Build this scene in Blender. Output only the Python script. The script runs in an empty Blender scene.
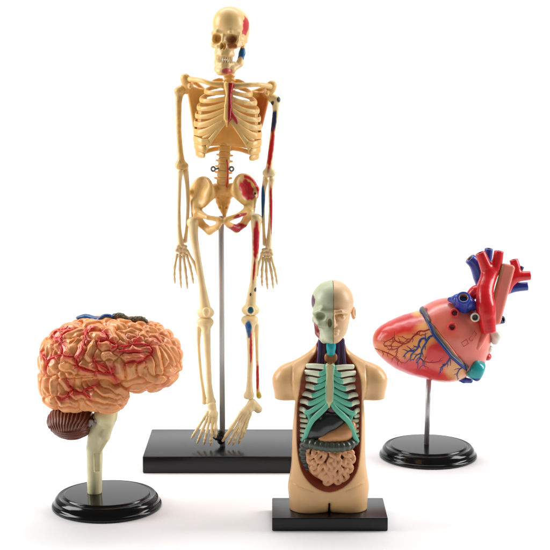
import bpy, bmesh, math, random
import numpy as np
from mathutils import Vector, Matrix, noise
from mathutils.bvhtree import BVHTree

random.seed(7)
S = 0.00052                      # metres per modelling unit (the skeleton stands about 23 cm tall)
F = 1418.0                       # focal length in photo pixels
TH = math.radians(8.7)           # camera pitch
CO, SI = math.cos(TH), math.sin(TH)
YC = -1376.0                     # camera y
H = 17.0 + (446 - 275) * CO + F * SI

scene = bpy.context.scene
COL = scene.collection

# ------------------------------------------------------------------ measuring the photograph
def ray(px, py):
    b = py - 275.0
    return (px - 275.0, F * CO - b * SI, -(b * CO + F * SI))

def on_plane(px, py, y):
    """point in the upright plane at depth y that the photo shows at px, py"""
    r = ray(px, py)
    t = (y - YC) / r[1]
    return np.array((r[0] * t, y, H + r[2] * t))

def on_level(px, py, z=0.0):
    r = ray(px, py)
    t = (H - z) / -r[2]
    return np.array((r[0] * t, YC + r[1] * t, z))

def pix(V):
    V = np.asarray(V, float).reshape(-1, 3)
    x = V[:, 0]; y = V[:, 1] - YC; z = V[:, 2] - H
    f = y * CO - z * SI
    d = -(y * SI + z * CO)
    return np.stack((275 + F * x / f, 275 + F * d / f), 1)

# ------------------------------------------------------------------ scene objects
def to_mesh(name, V, faces, smooth=True, cols=None):
    me = bpy.data.meshes.new(name)
    V = np.asarray(V, np.float64) * S
    if isinstance(faces, np.ndarray):
        me.vertices.add(len(V)); me.vertices.foreach_set('co', V.astype(np.float32).ravel())
        n, k = faces.shape
        me.loops.add(n * k); me.loops.foreach_set('vertex_index', faces.astype(np.int32).ravel())
        me.polygons.add(n)
        me.polygons.foreach_set('loop_start', (np.arange(n) * k).astype(np.int32))
        me.update(calc_edges=True)
        me.validate()
    else:
        me.from_pydata([tuple(v) for v in V], [], faces)
    if smooth:
        me.polygons.foreach_set('use_smooth', np.ones(len(me.polygons), bool))
    if cols is not None:
        a = me.color_attributes.new('Col', 'FLOAT_COLOR', 'POINT')
        c = np.ones((len(me.vertices), 4), np.float32); c[:, :3] = cols
        a.data.foreach_set('color', c.ravel())
    me.update()
    return me

def link(name, me, mat, parent=None):
    o = bpy.data.objects.new(name, me)
    COL.objects.link(o)
    if mat: me.materials.append(mat)
    if parent is not None:
        o.parent = parent
        if parent.parent is None: o.matrix_parent_inverse = Matrix.Translation(-Vector(parent.location))
    return o

def thing(name, label, cat, loc):
    o = bpy.data.objects.new(name, None)
    o.empty_display_size = 0.01
    o.location = Vector(loc) * S
    COL.objects.link(o)
    o['label'] = label; o['category'] = cat
    return o

# ------------------------------------------------------------------ signed distance modelling
class Field:
    def __init__(s, lo, hi, h):
        s.lo = np.array(lo, float); s.h = h
        n = np.ceil((np.array(hi, float) - s.lo) / h).astype(int) + 1
        ax = [(s.lo[i] + h * np.arange(n[i])).astype(np.float32) for i in range(3)]
        s.x = ax[0][:, None, None]; s.y = ax[1][None, :, None]; s.z = ax[2][None, None, :]
        s.n = n
        s.d = np.full(tuple(n), 1e3, np.float32)
    def rel(s, c, R=None):
        x = s.x - c[0]; y = s.y - c[1]; z = s.z - c[2]
        if R is None: return x, y, z
        R = np.array(R)
        return (R[0, 0] * x + R[1, 0] * y + R[2, 0] * z, R[0, 1] * x + R[1, 1] * y + R[2, 1] * z, R[0, 2] * x + R[1, 2] * y + R[2, 2] * z)
    def ell(s, c, r, R=None):
        x, y, z = s.rel(c, R)
        k0 = np.sqrt((x / r[0])**2 + (y / r[1])**2 + (z / r[2])**2)
        k1 = np.sqrt((x / r[0]**2)**2 + (y / r[1]**2)**2 + (z / r[2]**2)**2) + 1e-6
        return k0 * (k0 - 1) / k1
    def ball(s, c, r):
        x, y, z = s.rel(c)
        return np.sqrt(x * x + y * y + z * z) - r
    def box(s, c, hs, r=0.0, R=None):
        x, y, z = s.rel(c, R)
        qx = np.abs(x) - (hs[0] - r); qy = np.abs(y) - (hs[1] - r); qz = np.abs(z) - (hs[2] - r)
        o = np.sqrt(np.maximum(qx, 0)**2 + np.maximum(qy, 0)**2 + np.maximum(qz, 0)**2)
        return o + np.minimum(np.maximum(qx, np.maximum(qy, qz)), 0) - r
    def cone(s, a, b, ra, rb):
        a = np.array(a, float); b = np.array(b, float); u = b - a; L = float(u @ u) + 1e-9
        x, y, z = s.rel(a)
        t = np.clip((x * u[0] + y * u[1] + z * u[2]) / L, 0, 1)
        return np.sqrt((x - t * u[0])**2 + (y - t * u[1])**2 + (z - t * u[2])**2) - (ra + (rb - ra) * t)
    def chain(s, P, R, k=1.0):
        if np.isscalar(R): R = [R] * len(P)
        d = None
        for i in range(len(P) - 1):
            e = s.cone(P[i], P[i + 1], R[i], R[i + 1])
            d = e if d is None else smin(d, e, k)
        return d
    def add(s, d, k=0.0): s.d = smin(s.d, d, k)
    def cut(s, d, k=0.0): s.d = -smin(-s.d, d, k)
    def keep(s, d, k=0.0): s.d = -smin(-s.d, -d, k)
    def mesh(s, smooth=1):
        V, Q = surface_nets(s.d, s.lo, s.h)
        for _ in range(smooth): V = relax(V, Q)
        return V, Q

def smin(a, b, k):
    if k <= 0: return np.minimum(a, b)
    h = np.maximum(k - np.abs(a - b), 0) / k
    return np.minimum(a, b) - h * h * k * 0.25

def relax(V, Q, f=0.5):
    acc = np.zeros_like(V); cnt = np.zeros(len(V))
    for i in range(4):
        for j in (1, 3):
            np.add.at(acc, Q[:, i], V[Q[:, (i + j) % 4]]); np.add.at(cnt, Q[:, i], 1)
    return V + f * (acc / np.maximum(cnt, 1)[:, None] - V)

def surface_nets(d, lo, h):
    d = d.copy()
    big = 5.0 * h
    for ax in range(3):
        sl = [slice(None)] * 3
        for e in (0, -1):
            sl[ax] = e
            d[tuple(sl)] = np.maximum(d[tuple(sl)], 0.5 * h)
    ins = d < 0
    n = np.array(d.shape) - 1
    C = [(i, j, k) for i in (0, 1) for j in (0, 1) for k in (0, 1)]
    def sub(a, c): return a[c[0]:c[0] + n[0], c[1]:c[1] + n[1], c[2]:c[2] + n[2]]
    cnt8 = np.zeros(tuple(n), np.int8)
    for c in C: cnt8 += sub(ins, c)
    act = np.nonzero((cnt8 > 0) & (cnt8 < 8))
    A = np.stack(act, 1)
    m = len(A)
    val = np.stack([d[A[:, 0] + c[0], A[:, 1] + c[1], A[:, 2] + c[2]] for c in C], 1).astype(np.float64)
    pos = np.zeros((m, 3)); cnt = np.zeros(m)
    for i, a in enumerate(C):
        for j, b in enumerate(C):
            if j <= i or sum(abs(a[q] - b[q]) for q in range(3)) != 1: continue
            va, vb = val[:, i], val[:, j]
            ok = (va < 0) != (vb < 0)
            t = np.where(ok, va / np.where(ok, va - vb, 1), 0)
            p = np.array(a)[None] + t[:, None] * (np.array(b) - np.array(a))[None]
            pos += np.where(ok[:, None], p, 0); cnt += ok
    V = (A + pos / cnt[:, None]) * h + lo
    idx = np.full(tuple(n), -1, np.int32); idx[act] = np.arange(m)
    Qs = []
    for ax in range(3):
        o1, o2 = [(1, 2), (2, 0), (0, 1)][ax]
        s0 = [slice(None)] * 3; s1 = [slice(None)] * 3
        s0[ax] = slice(0, -1); s1[ax] = slice(1, None)
        e = ins[tuple(s0)] != ins[tuple(s1)]
        I = np.stack(np.nonzero(e), 1)
        ok = (I[:, o1] > 0) & (I[:, o2] > 0) & (I[:, o1] < n[o1]) & (I[:, o2] < n[o2])
        I = I[ok]
        flip = ~ins[I[:, 0], I[:, 1], I[:, 2]]
        def at(a, b):
            J = I.copy(); J[:, o1] -= a; J[:, o2] -= b
            return idx[J[:, 0], J[:, 1], J[:, 2]]
        q = np.stack((at(1, 1), at(0, 1), at(0, 0), at(1, 0)), 1)
        q[flip] = q[flip][:, ::-1]
        Qs.append(q)
    return V, np.concatenate(Qs)

def build(name, f, mat, parent, smooth=1, paint=None, M=None):
    V, Q = f.mesh(smooth)
    if M is not None:
        M = np.array(M); V = V @ M[:3, :3].T + M[:3, 3]
    cols = paint(V) if paint else None
    return link(name, to_mesh(name, V, Q, True, cols), mat, parent)

def bounds(P, pad):
    P = np.array(P, float)
    return P.min(0) - pad, P.max(0) + pad

def bone(name, P, R, mat, parent, k=3.0, knobs=(), h=0.6, paint=None, smooth=1, cuts=()):
    """a bone: tapering shaft along P, rounded knobs melted into it"""
    pts = list(P) + [q[0] for q in knobs]
    rm = max(list(R) + [max(np.atleast_1d(q[1])) for q in knobs]) + 2
    f = Field(*bounds(pts, rm), h)
    n4 = 4 * (len(P) - 1) + 1
    f.add(f.chain(spline(P, 4), list(np.interp(np.arange(n4) / 4, np.arange(len(P)), R)), 0))
    for q in knobs:
        f.add(f.ell(q[0], q[1]) if not np.isscalar(q[1]) else f.ball(q[0], q[1]), k)
    for c in cuts: f.cut(f.ball(c[0], c[1]), 1.0)
    return build(name, f, mat, parent, smooth, paint)

# ------------------------------------------------------------------ swept shapes
def spline(P, n=8, closed=False):
    P = [np.array(p, float) for p in P]
    out = []
    m = len(P)
    for i in range(m if closed else m - 1):
        if closed: p0, p1, p2, p3 = P[(i - 1) % m], P[i], P[(i + 1) % m], P[(i + 2) % m]
        else:
            p1, p2 = P[i], P[i + 1]
            p0 = P[i - 1] if i else 2 * p1 - p2
            p3 = P[i + 2] if i + 2 < m else 2 * p2 - p1
        for j in range(n):
            t = j / n
            out.append(0.5 * (2 * p1 + (p2 - p0) * t + (2 * p0 - 5 * p1 + 4 * p2 - p3) * t * t + (3 * p1 - p0 - 3 * p2 + p3) * t**3))
    if not closed: out.append(P[-1])
    return np.array(out)

def sweep(P, ra, rb=None, up=(0, 0, 1), sides=10, cap=True):
    """tube along P; ra = half size across, rb = half size along up; rounded ends"""
    P = np.array(P, float); n = len(P)
    ra = np.broadcast_to(np.array(ra, float), (n,)).copy()
    rb = ra.copy() if rb is None else np.broadcast_to(np.array(rb, float), (n,)).copy()
    T = np.gradient(P, axis=0); T /= np.linalg.norm(T, axis=1)[:, None] + 1e-9
    up = np.array(up, float)
    if up.ndim == 1: up = np.broadcast_to(up, (n, 3))
    V = []; faces = []
    ang = np.linspace(0, 2 * np.pi, sides, endpoint=False)
    rows = []
    for i in range(n):
        a = np.cross(T[i], up[i]); a /= np.linalg.norm(a) + 1e-9
        b = np.cross(a, T[i])
        rows.append((P[i], a, b, ra[i], rb[i]))
    if cap:
        def capr(i, sgn):
            p, a, b, x, y = rows[i]; r = min(x, y)
            return [(p + sgn * T[i] * r * s_, a, b, x * c_, y * c_) for s_, c_ in ((0.45, 0.87), (0.8, 0.55), (0.96, 0.2))]
        rows = capr(0, -1)[::-1] + rows + capr(n - 1, 1)
    for p, a, b, x, y in rows:
        for t in ang: V.append(p + a * math.cos(t) * x + b * math.sin(t) * y)
    m = len(rows)
    for i in range(m - 1):
        for j in range(sides):
            k = (j + 1) % sides
            faces.append((i * sides + j, i * sides + k, (i + 1) * sides + k, (i + 1) * sides + j))
    faces.append(tuple(range(sides))[::-1]); faces.append(tuple((m - 1) * sides + j for j in range(sides)))
    return V, faces

def merge(parts):
    V = []; Fs = []
    for v, f in parts:
        o = len(V); V += list(v); Fs += [tuple(i + o for i in q) for q in f]
    return V, Fs

def tube(name, P, ra, rb, mat, parent, **kw):
    V, Fs = sweep(P, ra, rb, **kw)
    return link(name, fixed(name, V, Fs), mat, parent)

def fixed(name, V, Fs, smooth=True):
    me = to_mesh(name, V, Fs, smooth)
    bm = bmesh.new(); bm.from_mesh(me)
    bmesh.ops.recalc_face_normals(bm, faces=bm.faces)
    bm.to_mesh(me); bm.free()
    return me

def lathe(prof, c, seg=72):
    V = []; Fs = []
    n = len(prof)
    for r, z in prof:
        for j in range(seg):
            a = 2 * math.pi * j / seg
            V.append((c[0] + r * math.cos(a), c[1] + r * math.sin(a), c[2] + z))
    for i in range(n - 1):
        for j in range(seg):
            k = (j + 1) % seg
            Fs.append((i * seg + j, i * seg + k, (i + 1) * seg + k, (i + 1) * seg + j))
    Fs.append(tuple(range(seg))); Fs.append(tuple((n - 1) * seg + j for j in range(seg)))
    return V, Fs

def rounded(prof, rad, seg=5):
    """round the corners of an open profile"""
    out = [prof[0]]
    for i in range(1, len(prof) - 1):
        p = np.array(prof[i], float); a = np.array(prof[i - 1], float) - p; b = np.array(prof[i + 1], float) - p
        la, lb = np.linalg.norm(a), np.linalg.norm(b)
        r = min(rad, la * 0.45, lb * 0.45)
        s, e = p + a / la * r, p + b / lb * r
        for j in range(seg + 1):
            t = j / seg
            out.append(tuple((1 - t)**2 * s + 2 * t * (1 - t) * p + t * t * e))
    out.append(prof[-1])
    return out

def slab(name, c, hs, bev, mat, parent):
    """bevelled block, c = centre of its underside"""
    bm = bmesh.new()
    bmesh.ops.create_cube(bm, size=2.0)
    for v in bm.verts:
        v.co = Vector((c[0] + v.co.x * hs[0], c[1] + v.co.y * hs[1], c[2] + (v.co.z + 1) * hs[2])) * S
    bmesh.ops.bevel(bm, geom=list(bm.edges), offset=bev * S, segments=3, profile=0.5, affect='EDGES')
    me = bpy.data.meshes.new(name); bm.to_mesh(me); bm.free()
    for p in me.polygons: p.use_smooth = True
    o = link(name, me, mat, parent)
    me.set_sharp_from_angle(angle=math.radians(40))
    return o

# ------------------------------------------------------------------ materials
def rgb(r, g, b):
    """sRGB 0-255 to linear"""
    return tuple(((c / 255 / 12.92) if c / 255 <= 0.04045 else ((c / 255 + 0.055) / 1.055)**2.4) for c in (r, g, b))

def plastic(name, col, rough=0.35, var=0.12, bump=0.15, sss=0.0, coat=0.0, scale=0.12, painted=False, spec=0.5, metal=0.0, rvar=0.12, bscale=0.7, sscol=(1.0, 0.45, 0.2), ssr=6.0):
    m = bpy.data.materials.new(name); m.use_nodes = True
    nt = m.node_tree; N = nt.nodes; L = nt.links
    b = N['Principled BSDF']
    tc = N.new('ShaderNodeTexCoord')
    mp = N.new('ShaderNodeMapping'); mp.inputs['Scale'].default_value = (1 / S,) * 3
    L.new(tc.outputs['Object'], mp.inputs['Vector'])
    n1 = N.new('ShaderNodeTexNoise'); n1.inputs['Scale'].default_value = scale; n1.inputs['Detail'].default_value = 5
    L.new(mp.outputs[0], n1.inputs['Vector'])
    n2 = N.new('ShaderNodeTexNoise'); n2.inputs['Scale'].default_value = bscale; n2.inputs['Detail'].default_value = 3
    L.new(mp.outputs[0], n2.inputs['Vector'])
    hsv = N.new('ShaderNodeHueSaturation')
    if painted:
        at = N.new('ShaderNodeAttribute'); at.attribute_name = 'Col'
        L.new(at.outputs['Color'], hsv.inputs['Color'])
    else: hsv.inputs['Color'].default_value = (*col, 1)
    mr = N.new('ShaderNodeMapRange'); mr.inputs[1].default_value = 0.3; mr.inputs[2].default_value = 0.7
    mr.inputs[3].default_value = 1 - var; mr.inputs[4].default_value = 1 + var
    L.new(n1.outputs[0], mr.inputs[0]); L.new(mr.outputs[0], hsv.inputs['Value'])
    L.new(hsv.outputs[0], b.inputs['Base Color'])
    b.inputs['Roughness'].default_value = rough
    if bump > 0:
        bp = N.new('ShaderNodeBump'); bp.inputs['Strength'].default_value = bump; bp.inputs['Distance'].default_value = 0.6 * S
        L.new(n2.outputs[0], bp.inputs['Height']); L.new(bp.outputs[0], b.inputs['Normal'])
    b.inputs['Specular IOR Level'].default_value = spec
    b.inputs['Metallic'].default_value = metal
    b.inputs['Coat Weight'].default_value = coat; b.inputs['Coat Roughness'].default_value = 0.08
    if sss > 0:
        b.inputs['Subsurface Weight'].default_value = sss
        b.inputs['Subsurface Radius'].default_value = sscol
        b.inputs['Subsurface Scale'].default_value = ssr * S
    return m

BLACK = plastic('black_gloss_plastic', (0.004, 0.004, 0.0045), rough=0.12, var=0.1, bump=0.0, spec=0.38, rvar=0.2)
BLACK_SATIN = plastic('black_satin_plastic', (0.004, 0.004, 0.0045), rough=0.26, var=0.1, bump=0.0, spec=0.36, rvar=0.05, bscale=1.5)
STEEL = plastic('satin_aluminium', (0.50, 0.50, 0.51), rough=0.34, var=0.0, bump=0.0, metal=0.55, rvar=0.0)
# ================================================================== the skeleton on its stand
BONE_C = rgb(242, 218, 166)
GOLD_C = rgb(230, 186, 110)
RED_C = rgb(196, 22, 38); BLUE_C = rgb(24, 92, 150); NAVY_C = rgb(28, 46, 92); TEAL_C = rgb(30, 92, 104); DARK_C = rgb(30, 42, 40)
BONE = plastic('ivory_bone_plastic', BONE_C, rough=0.32, var=0.07, bump=0.12, sss=0.25, ssr=2.5, scale=0.09)
GOLD = plastic('amber_bone_plastic', GOLD_C, rough=0.30, var=0.10, bump=0.14, sss=0.25, ssr=2.5, scale=0.09)
PBONE = plastic('painted_bone_plastic', BONE_C, rough=0.32, var=0.07, bump=0.12, sss=0.2, ssr=2.0, scale=0.09, painted=True)
MIXB = plastic('tan_bone_plastic', rgb(228, 190, 122), rough=0.32, var=0.2, bump=0.14, sss=0.2, ssr=2.5, scale=0.16)
TEETH = plastic('tooth_plastic', rgb(222, 190, 134), rough=0.3, var=0.05, bump=0.05)
WIRE = plastic('dull_steel_wire', (0.2, 0.19, 0.18), rough=0.35, var=0.1, bump=0.0, metal=1.0)

def in_ell(p, cx, cy, rx, ry, rot=0.0):
    c, s = math.cos(math.radians(rot)), math.sin(math.radians(rot))
    x = p[:, 0] - cx; y = p[:, 1] - cy
    return ((x * c + y * s) / rx)**2 + ((-x * s + y * c) / ry)**2

def blend(cols, col, m):
    m = np.clip(m, 0, 1)[:, None]
    return cols * (1 - m) + np.array(col)[None] * m

def wob(V, s=0.28, a=0.22):
    return np.array([noise.noise(Vector(v) * s) for v in V]) * a

def spots(base, items):
    """paint patches on a bone: (colour, px, py, rx, ry, tilt)"""
    def fn(V):
        p = pix(V); c = np.tile(np.array(base), (len(V), 1)); w = wob(V)
        for it in items:
            e = in_ell(p, *it[1:])
            c = blend(c, it[0], (1.15 + w - np.sqrt(e)) * 3)
        return c
    return fn

def skeleton():
    y0 = on_level(222.5, 446, 17.0)[1]
    def W(px, py, d=0.0): return on_plane(px, py, y0 + d)
    root = thing('skeleton_model', 'tall ivory human skeleton model hanging from a steel rod above a long black slab', 'skeleton model', on_level(222.5, 446, 0.0))
    # ---- stand
    fl = on_level(142.5, 456.5, 17); bl = on_level(151, 429, 17)
    cx = W(222.5, 446)[0]; hw = cx - fl[0]; yc = (fl[1] + bl[1]) / 2; hd = (bl[1] - fl[1]) / 2
    slab('base', (cx, yc, 0), (hw, hd, 8.5), 1.3, BLACK_SATIN, root)
    zp = W(223, 216, 0)[2]
    pole_c = (cx, y0, 0)
    V, Fs = lathe([(0.05, 17), (2.75, 17), (2.75, zp - 2), (2.2, zp), (0.05, zp)], pole_c, 32)
    link('pole', fixed('pole', V, Fs), STEEL, root)
    c = W(219.5, 437, -1)
    f = Field(c - 9, c + 9, 0.5)
    f.add(f.box(c, (4.6, 4.2, 2.6), 0.8)); f.add(f.cone(c + (-5, -2, 0), c + (-2, -2, 0), 1.6, 1.6), 0.5); f.add(f.cone(c + (1.5, 0, -4), c + (1.5, 0, 3.5), 3.8, 3.8), 0.6)
    build('clamp', f, BLACK_SATIN, root)

    # ---- skull, turned a little to the viewer's left
    ang = math.radians(-19)
    sc_ = W(230.6, 27.5, 2)
    M = Matrix.Translation(Vector(sc_)) @ Matrix.Rotation(ang, 4, 'Z') @ Matrix.Rotation(math.radians(2), 4, 'Y')
    f = Field((-22, -30, -36), (22, 27, 24), 0.55)
    f.add(f.ell((0, 3, 2), (16.6, 21.5, 17.6)))
    f.add(f.ell((0, -6, 5), (14.8, 14.5, 14.0)), 4)
    f.add(f.ell((0, 10, -6), (14, 13, 11)), 4)
    f.add(f.ell((0, -9, -14), (10.5, 10.5, 11)), 4)            # maxilla
    f.add(f.ell((0, -12.5, -23), (8.6, 8, 6.8)), 3)
    f.add(f.chain([(-13.2, -11, -5.5), (-7, -17.6, -4.6), (0, -17.2, -6.2), (7, -17.6, -4.6), (13.2, -11, -5.5)], [2.2, 2.1, 1.6, 2.1, 2.2]), 2)   # brow
    for s in (-1, 1):
        f.add(f.chain([(s * 6, -16.5, -18.5), (s * 11, -14.5, -17.2), (s * 14.6, -8, -15.2), (s * 15.6, 0, -13.2), (s * 15, 5, -12)], [2.4, 2.6, 2.0, 1.5, 1.5]), 1.6)
        f.add(f.chain([(s * 13, -11.4, -6), (s * 12.7, -13, -12), (s * 11.4, -14, -17)], [1.8, 1.5, 2.0]), 1.2)
        f.cut(f.ell((s * 7.2, -18.5, -11.0), (5.0, 8.5, 4.6)), 1.5)       # orbit
        f.cut(f.ell((s * 15.8, -6.5, -9), (2.2, 5.5, 4.0)), 2.5)             # temple hollow
        f.cut(f.ell((s * 10.5, -5, -21), (3.6, 9, 3.0)), 1.5)              # under the cheekbone
    for s in (-1, 1): f.add(f.chain([(s * 13.2, -9.5, -5), (s * 13.2, -9.6, -10.5), (s * 12.6, -10.5, -16)], [2.2, 1.9, 2.2]), 1); f.add(f.ell((s * 10, -2.5, -11), (6, 7, 6)), 1)
    f.add(f.chain([(0, -18.4, -8), (0, -20.3, -13.5)], [1.6, 1.3]), 1.5)  # nasal bone
    for s in (-1, 1): f.cut(f.ell((s * 1.4, -20, -17.6), (1.35, 6.5, 3.4)), 0.8)
    f.add(f.chain([(-7.2, -12, -25.5), (-4.6, -17.4, -25.5), (0, -19.6, -25.5), (4.6, -17.4, -25.5), (7.2, -12, -25.5)], 2.2), 1.5)
    def paint_skull(V):
        L = (np.linalg.inv(np.array(M)) @ np.c_[V, np.ones(len(V))].T).T[:, :3]
        c = np.tile(np.array(GOLD_C) * 0.7 + np.array(BONE_C) * 0.3, (len(V), 1)); w = wob(V, 0.3, 0.3)
        e = np.sqrt(((L[:, 1] + 1) / 6.5)**2 + ((L[:, 2] - 2) / 9.0)**2) + 9 * (L[:, 0] < 9)
        c = blend(c, RED_C, (1.1 + w - e) * 6)
        e = np.sqrt(((L[:, 0] - 8.5) / 5)**2 + ((L[:, 2] + 17.2) / 2.6)**2) + 9 * (L[:, 1] > -2)
        c = blend(c, rgb(168, 92, 44), (1.1 + w - e) * 3)
        for s_, cc_ in ((1, rgb(176, 104, 60)), (-1, rgb(204, 158, 84))):
            e = np.sqrt(((L[:, 0] - s_ * 7.2) / 4.4)**2 + ((L[:, 2] + 11) / 4.1)**2) + 9 * ((L[:, 1] > 0) | (L[:, 1] < -17.2))
            c = blend(c, cc_, (1.1 + w - e) * 2)
        return c
    sk = build('skull', f, PBONE, root, 1, paint_skull, M)
    f = Field((-20, -30, -52), (20, 14, -8), 0.55)
    for s in (-1, 1):
        f.add(f.chain([(s * 13.2, 1.5, -13), (s * 12.6, -0.5, -24), (s * 11.2, -3, -34), (s * 7.2, -12, -39.5), (s * 3, -17.5, -41.2), (0, -18.6, -41.2)], [1.8, 2.8, 3.2, 3.4, 3.6, 3.4], 2), 1.5)
        f.add(f.chain([(s * 7.6, -9, -34), (s * 4.2, -16.6, -35), (0, -18.3, -35)], 2.3), 2)
    f.add(f.ell((0, -19.2, -42.2), (3.6, 2.6, 2.6)), 2)
    def paint_jaw(V):
        L = (np.linalg.inv(np.array(M)) @ np.c_[V, np.ones(len(V))].T).T[:, :3]
        c = np.tile(np.array(GOLD_C) * 0.5 + np.array(BONE_C) * 0.5, (len(V), 1)); w = wob(V, 0.3, 0.3)
        e = np.sqrt(((L[:, 1] + 1) / 4.5)**2 + ((L[:, 2] + 24.5) / 5.2)**2) + 9 * (L[:, 0] < 5)
        c = blend(c, BLUE_C, (1.1 + w - e) * 6)
        e = np.sqrt(((L[:, 0] - 5) / 4.5)**2 + ((L[:, 2] + 41) / 3)**2) + 9 * (L[:, 1] > 0)
        c = blend(c, rgb(205, 88, 84), (1.1 + w - e) * 3)
        return c
    build('jaw', f, PBONE, sk, 1, paint_jaw, M)
    f = Field((-10, -25, -37), (10, -4, -24), 0.4)
    for k in range(12):
        a = math.radians(-78 + 156 * k / 11)
        x, y = 7.4 * math.sin(a), -11.8 - 7.8 * math.cos(a)
        f.add(f.cone((x, y, -27), (x, y, -29.8), 0.85, 0.8))
        f.add(f.cone((x, y + 0.5, -31), (x, y + 0.5, -33.6), 0.75, 0.8))
    build('teeth', f, TEETH, sk, 0, None, M)

    # ---- spine
    f = Field((-9, -9, -4.5), (9, 11, 4.5), 0.5)
    f.add(f.ell((0, -1, 0), (5.6, 4.4, 5.0)))
    f.d = f.d + 0.5 * np.exp(-(f.z / 1.3)**2)
    f.keep(f.box((0, 0, 0), (9, 12, 3.0), 0.8), 0.8)
    for s in (-1, 1): f.add(f.cone((s * 2, 3, 0.5), (s * 7.0, 4.6, 0.9), 1.4, 0.8), 1.0)
    f.add(f.cone((0, 3, 0), (0, 9, -2.2), 1.4, 0.9), 1)
    f.cut(f.ell((0, 4.2, 0), (1.6, 1.6, 9)), 0.5)
    Vv, Qv = f.mesh(1)
    vm = to_mesh('vertebra', Vv, Qv); vm.materials.append(GOLD)
    sp = [(229.5, 72, 8), (229.3, 82, 8), (229, 92, 10), (228, 112, 14), (226.5, 132, 14), (225, 150, 9), (223.8, 166, 5), (223, 178, 4), (223, 190, 6)]
    sp = spline([W(*p) for p in sp], 40)
    seg = np.r_[0, np.cumsum(np.linalg.norm(np.diff(sp, axis=0), axis=1))]
    tot = seg[-1]; t = 0.0; n = 24
    for i in range(n):
        g = 0.62 + 0.55 * i / (n - 1)
        t0 = tot * (i + 0.5) / n * (0.62 + 0.38 * (i + 0.5) / n) / 1.0
        p = np.array([np.interp(t0, seg, sp[:, k]) for k in range(3)])
        q = np.array([np.interp(t0 + 2, seg, sp[:, k]) for k in range(3)])
        o = bpy.data.objects.new('vertebra', vm); COL.objects.link(o); o.parent = root
        o.location = Vector(p) * S - root.location
        dv = Vector(p - q).normalized()
        o.rotation_euler = dv.to_track_quat('Z', 'Y').to_euler() if False else (-math.asin(max(-1, min(1, dv.y))), math.asin(max(-1, min(1, dv.x))), 0)
        o.scale = (0.70 + 0.50 * i / (n - 1), 0.75 + 0.35 * i / (n - 1), g * 1.1)
    f = Field(W(229.4, 90, 8) - 9, W(229.4, 68, 8) + 9, 0.6)
    f.add(f.chain([W(229.5, 71, 4), W(229.2, 84, 4)], [4.2, 5.4]), 0)
    for k in range(4): f.add(f.ell(W(229.4, 72 + 4.2 * k, 2.6), (5.4 + 0.5 * k, 4.6, 1.7)), 0.8)
    build('neck_bone', f, GOLD, root)

    # ---- rib cage
    cxr = 228.3
    def ribline(s, i):
        true = i < 7
        w = [17, 23.5, 28, 30.5, 32, 33, 33.4, 33.4, 32.5, 31][i]
        ys = 80 + 6.6 * i
        yl = [85, 93.5, 102, 110, 118, 126, 134, 141.5, 148.5, 155][i]
        ysn = [86.5, 92.5, 98.5, 104.5, 110.5, 115.5, 119.5][i] if true else 0
        e = [15, 18, 20.5, 22, 23, 23.5, 23.5, 23, 22, 20][i]
        dc = -7.0
        P = []
        for a in np.linspace(0.10, 0.71 if true else 0.76, 15):
            A = a * math.pi
            x = w * abs(math.sin(A))**0.8
            d = dc - (-e) * math.cos(A) if False else dc + e * math.cos(A)
            u = a / 0.62
            y = ys + (yl - ys) * (0.5 - 0.5 * math.cos(min(u, 1) * math.pi)) if u < 1 else yl + (a - 0.62) * (4 if true else 14)
            P.append((cxr + s * x + 0.02 * (y - 100) * -1, y + s * 1.8 * (x / 33), d))
        return P, (cxr + s * 3.6, ysn, dc - e * 0.98) if true else None
    rc = {}
    for s in (-1, 1):
        for i in range(10):
            P, end = ribline(s, i)
            Q = [W(*p) for p in P]
            n0 = len(Q)
            if end is not None:
                lx, ly, ld = P[-1]
                ex, ey, ed = end
                Q.append(W(lx + (ex - lx) * 0.30, ly + (ey - ly) * 0.16 + 0.3, ld + (ed - ld) * 0.52)); Q.append(W(lx + (ex - lx) * 0.66, ly + (ey - ly) * 0.50, ld + (ed - ld) * 0.86)); Q.append(W(*end))
            if i in (7, 8):
                qx, qy, qd = ((19.5, 142, -25.8), (22.3, 148.6, -23.4))[i - 7]
                Q.append(W(cxr + s * qx, qy + s * 1.6 * (qx / 33), qd))
            L = spline(Q, 5)
            hh = np.full(len(L), [2.3, 2.2, 2.2, 2.25, 2.35, 2.8, 3.3, 3.5, 3.4, 3.1][i]); hh[:4] *= 0.8
            if i > 6: hh[-6:] *= np.linspace(.97, .7, 6)
            tube('rib', L, 1.05, hh, GOLD if s < 0 or i > 5 else MIXB, root, sides=12)
            rc[(s, i)] = P[-1]
    # joined cartilage of the lower ribs, the arch in front
    cartilage = []
    for s in (-1, 1):
        top = (cxr + s * 3.0, 121, -29.5)
        P = [top] + [(cxr + s * x, y + s * 1.6 * (x / 33), d) for x, y, d in ((8.5, 128, -29), (15, 137, -27), (20.5, 146, -24), (24, 153, -20))]
        L = spline([W(*p) for p in P], 6)
        cartilage.append(sweep(L, 1.3, np.linspace(2.2, 2.7, len(L)), sides=12))
        P = [(cxr + s * x, y + s * 1.6 * (x / 33), d) for x, y, d in ((6.0, 121.5, -29.8), (12, 128, -28.5), (19, 134.5, -26), (25, 139, -21.5))]
        L = spline([W(*p) for p in P], 6)
        cartilage.append(sweep(L, 1.2, 2.0, sides=12))
        P = [(cxr + s * x, y + s * 1.6 * (x / 33), d) for x, y, d in ((15, 137, -27), (20, 142, -25), (25, 146, -21))]
        cartilage.append(sweep(spline([W(*p) for p in P], 6), 1.2, 1.9, sides=12))
    V, Fs = merge(cartilage)
    link('rib_cartilage', fixed('rib_cartilage', V, Fs), GOLD, root)
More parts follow.
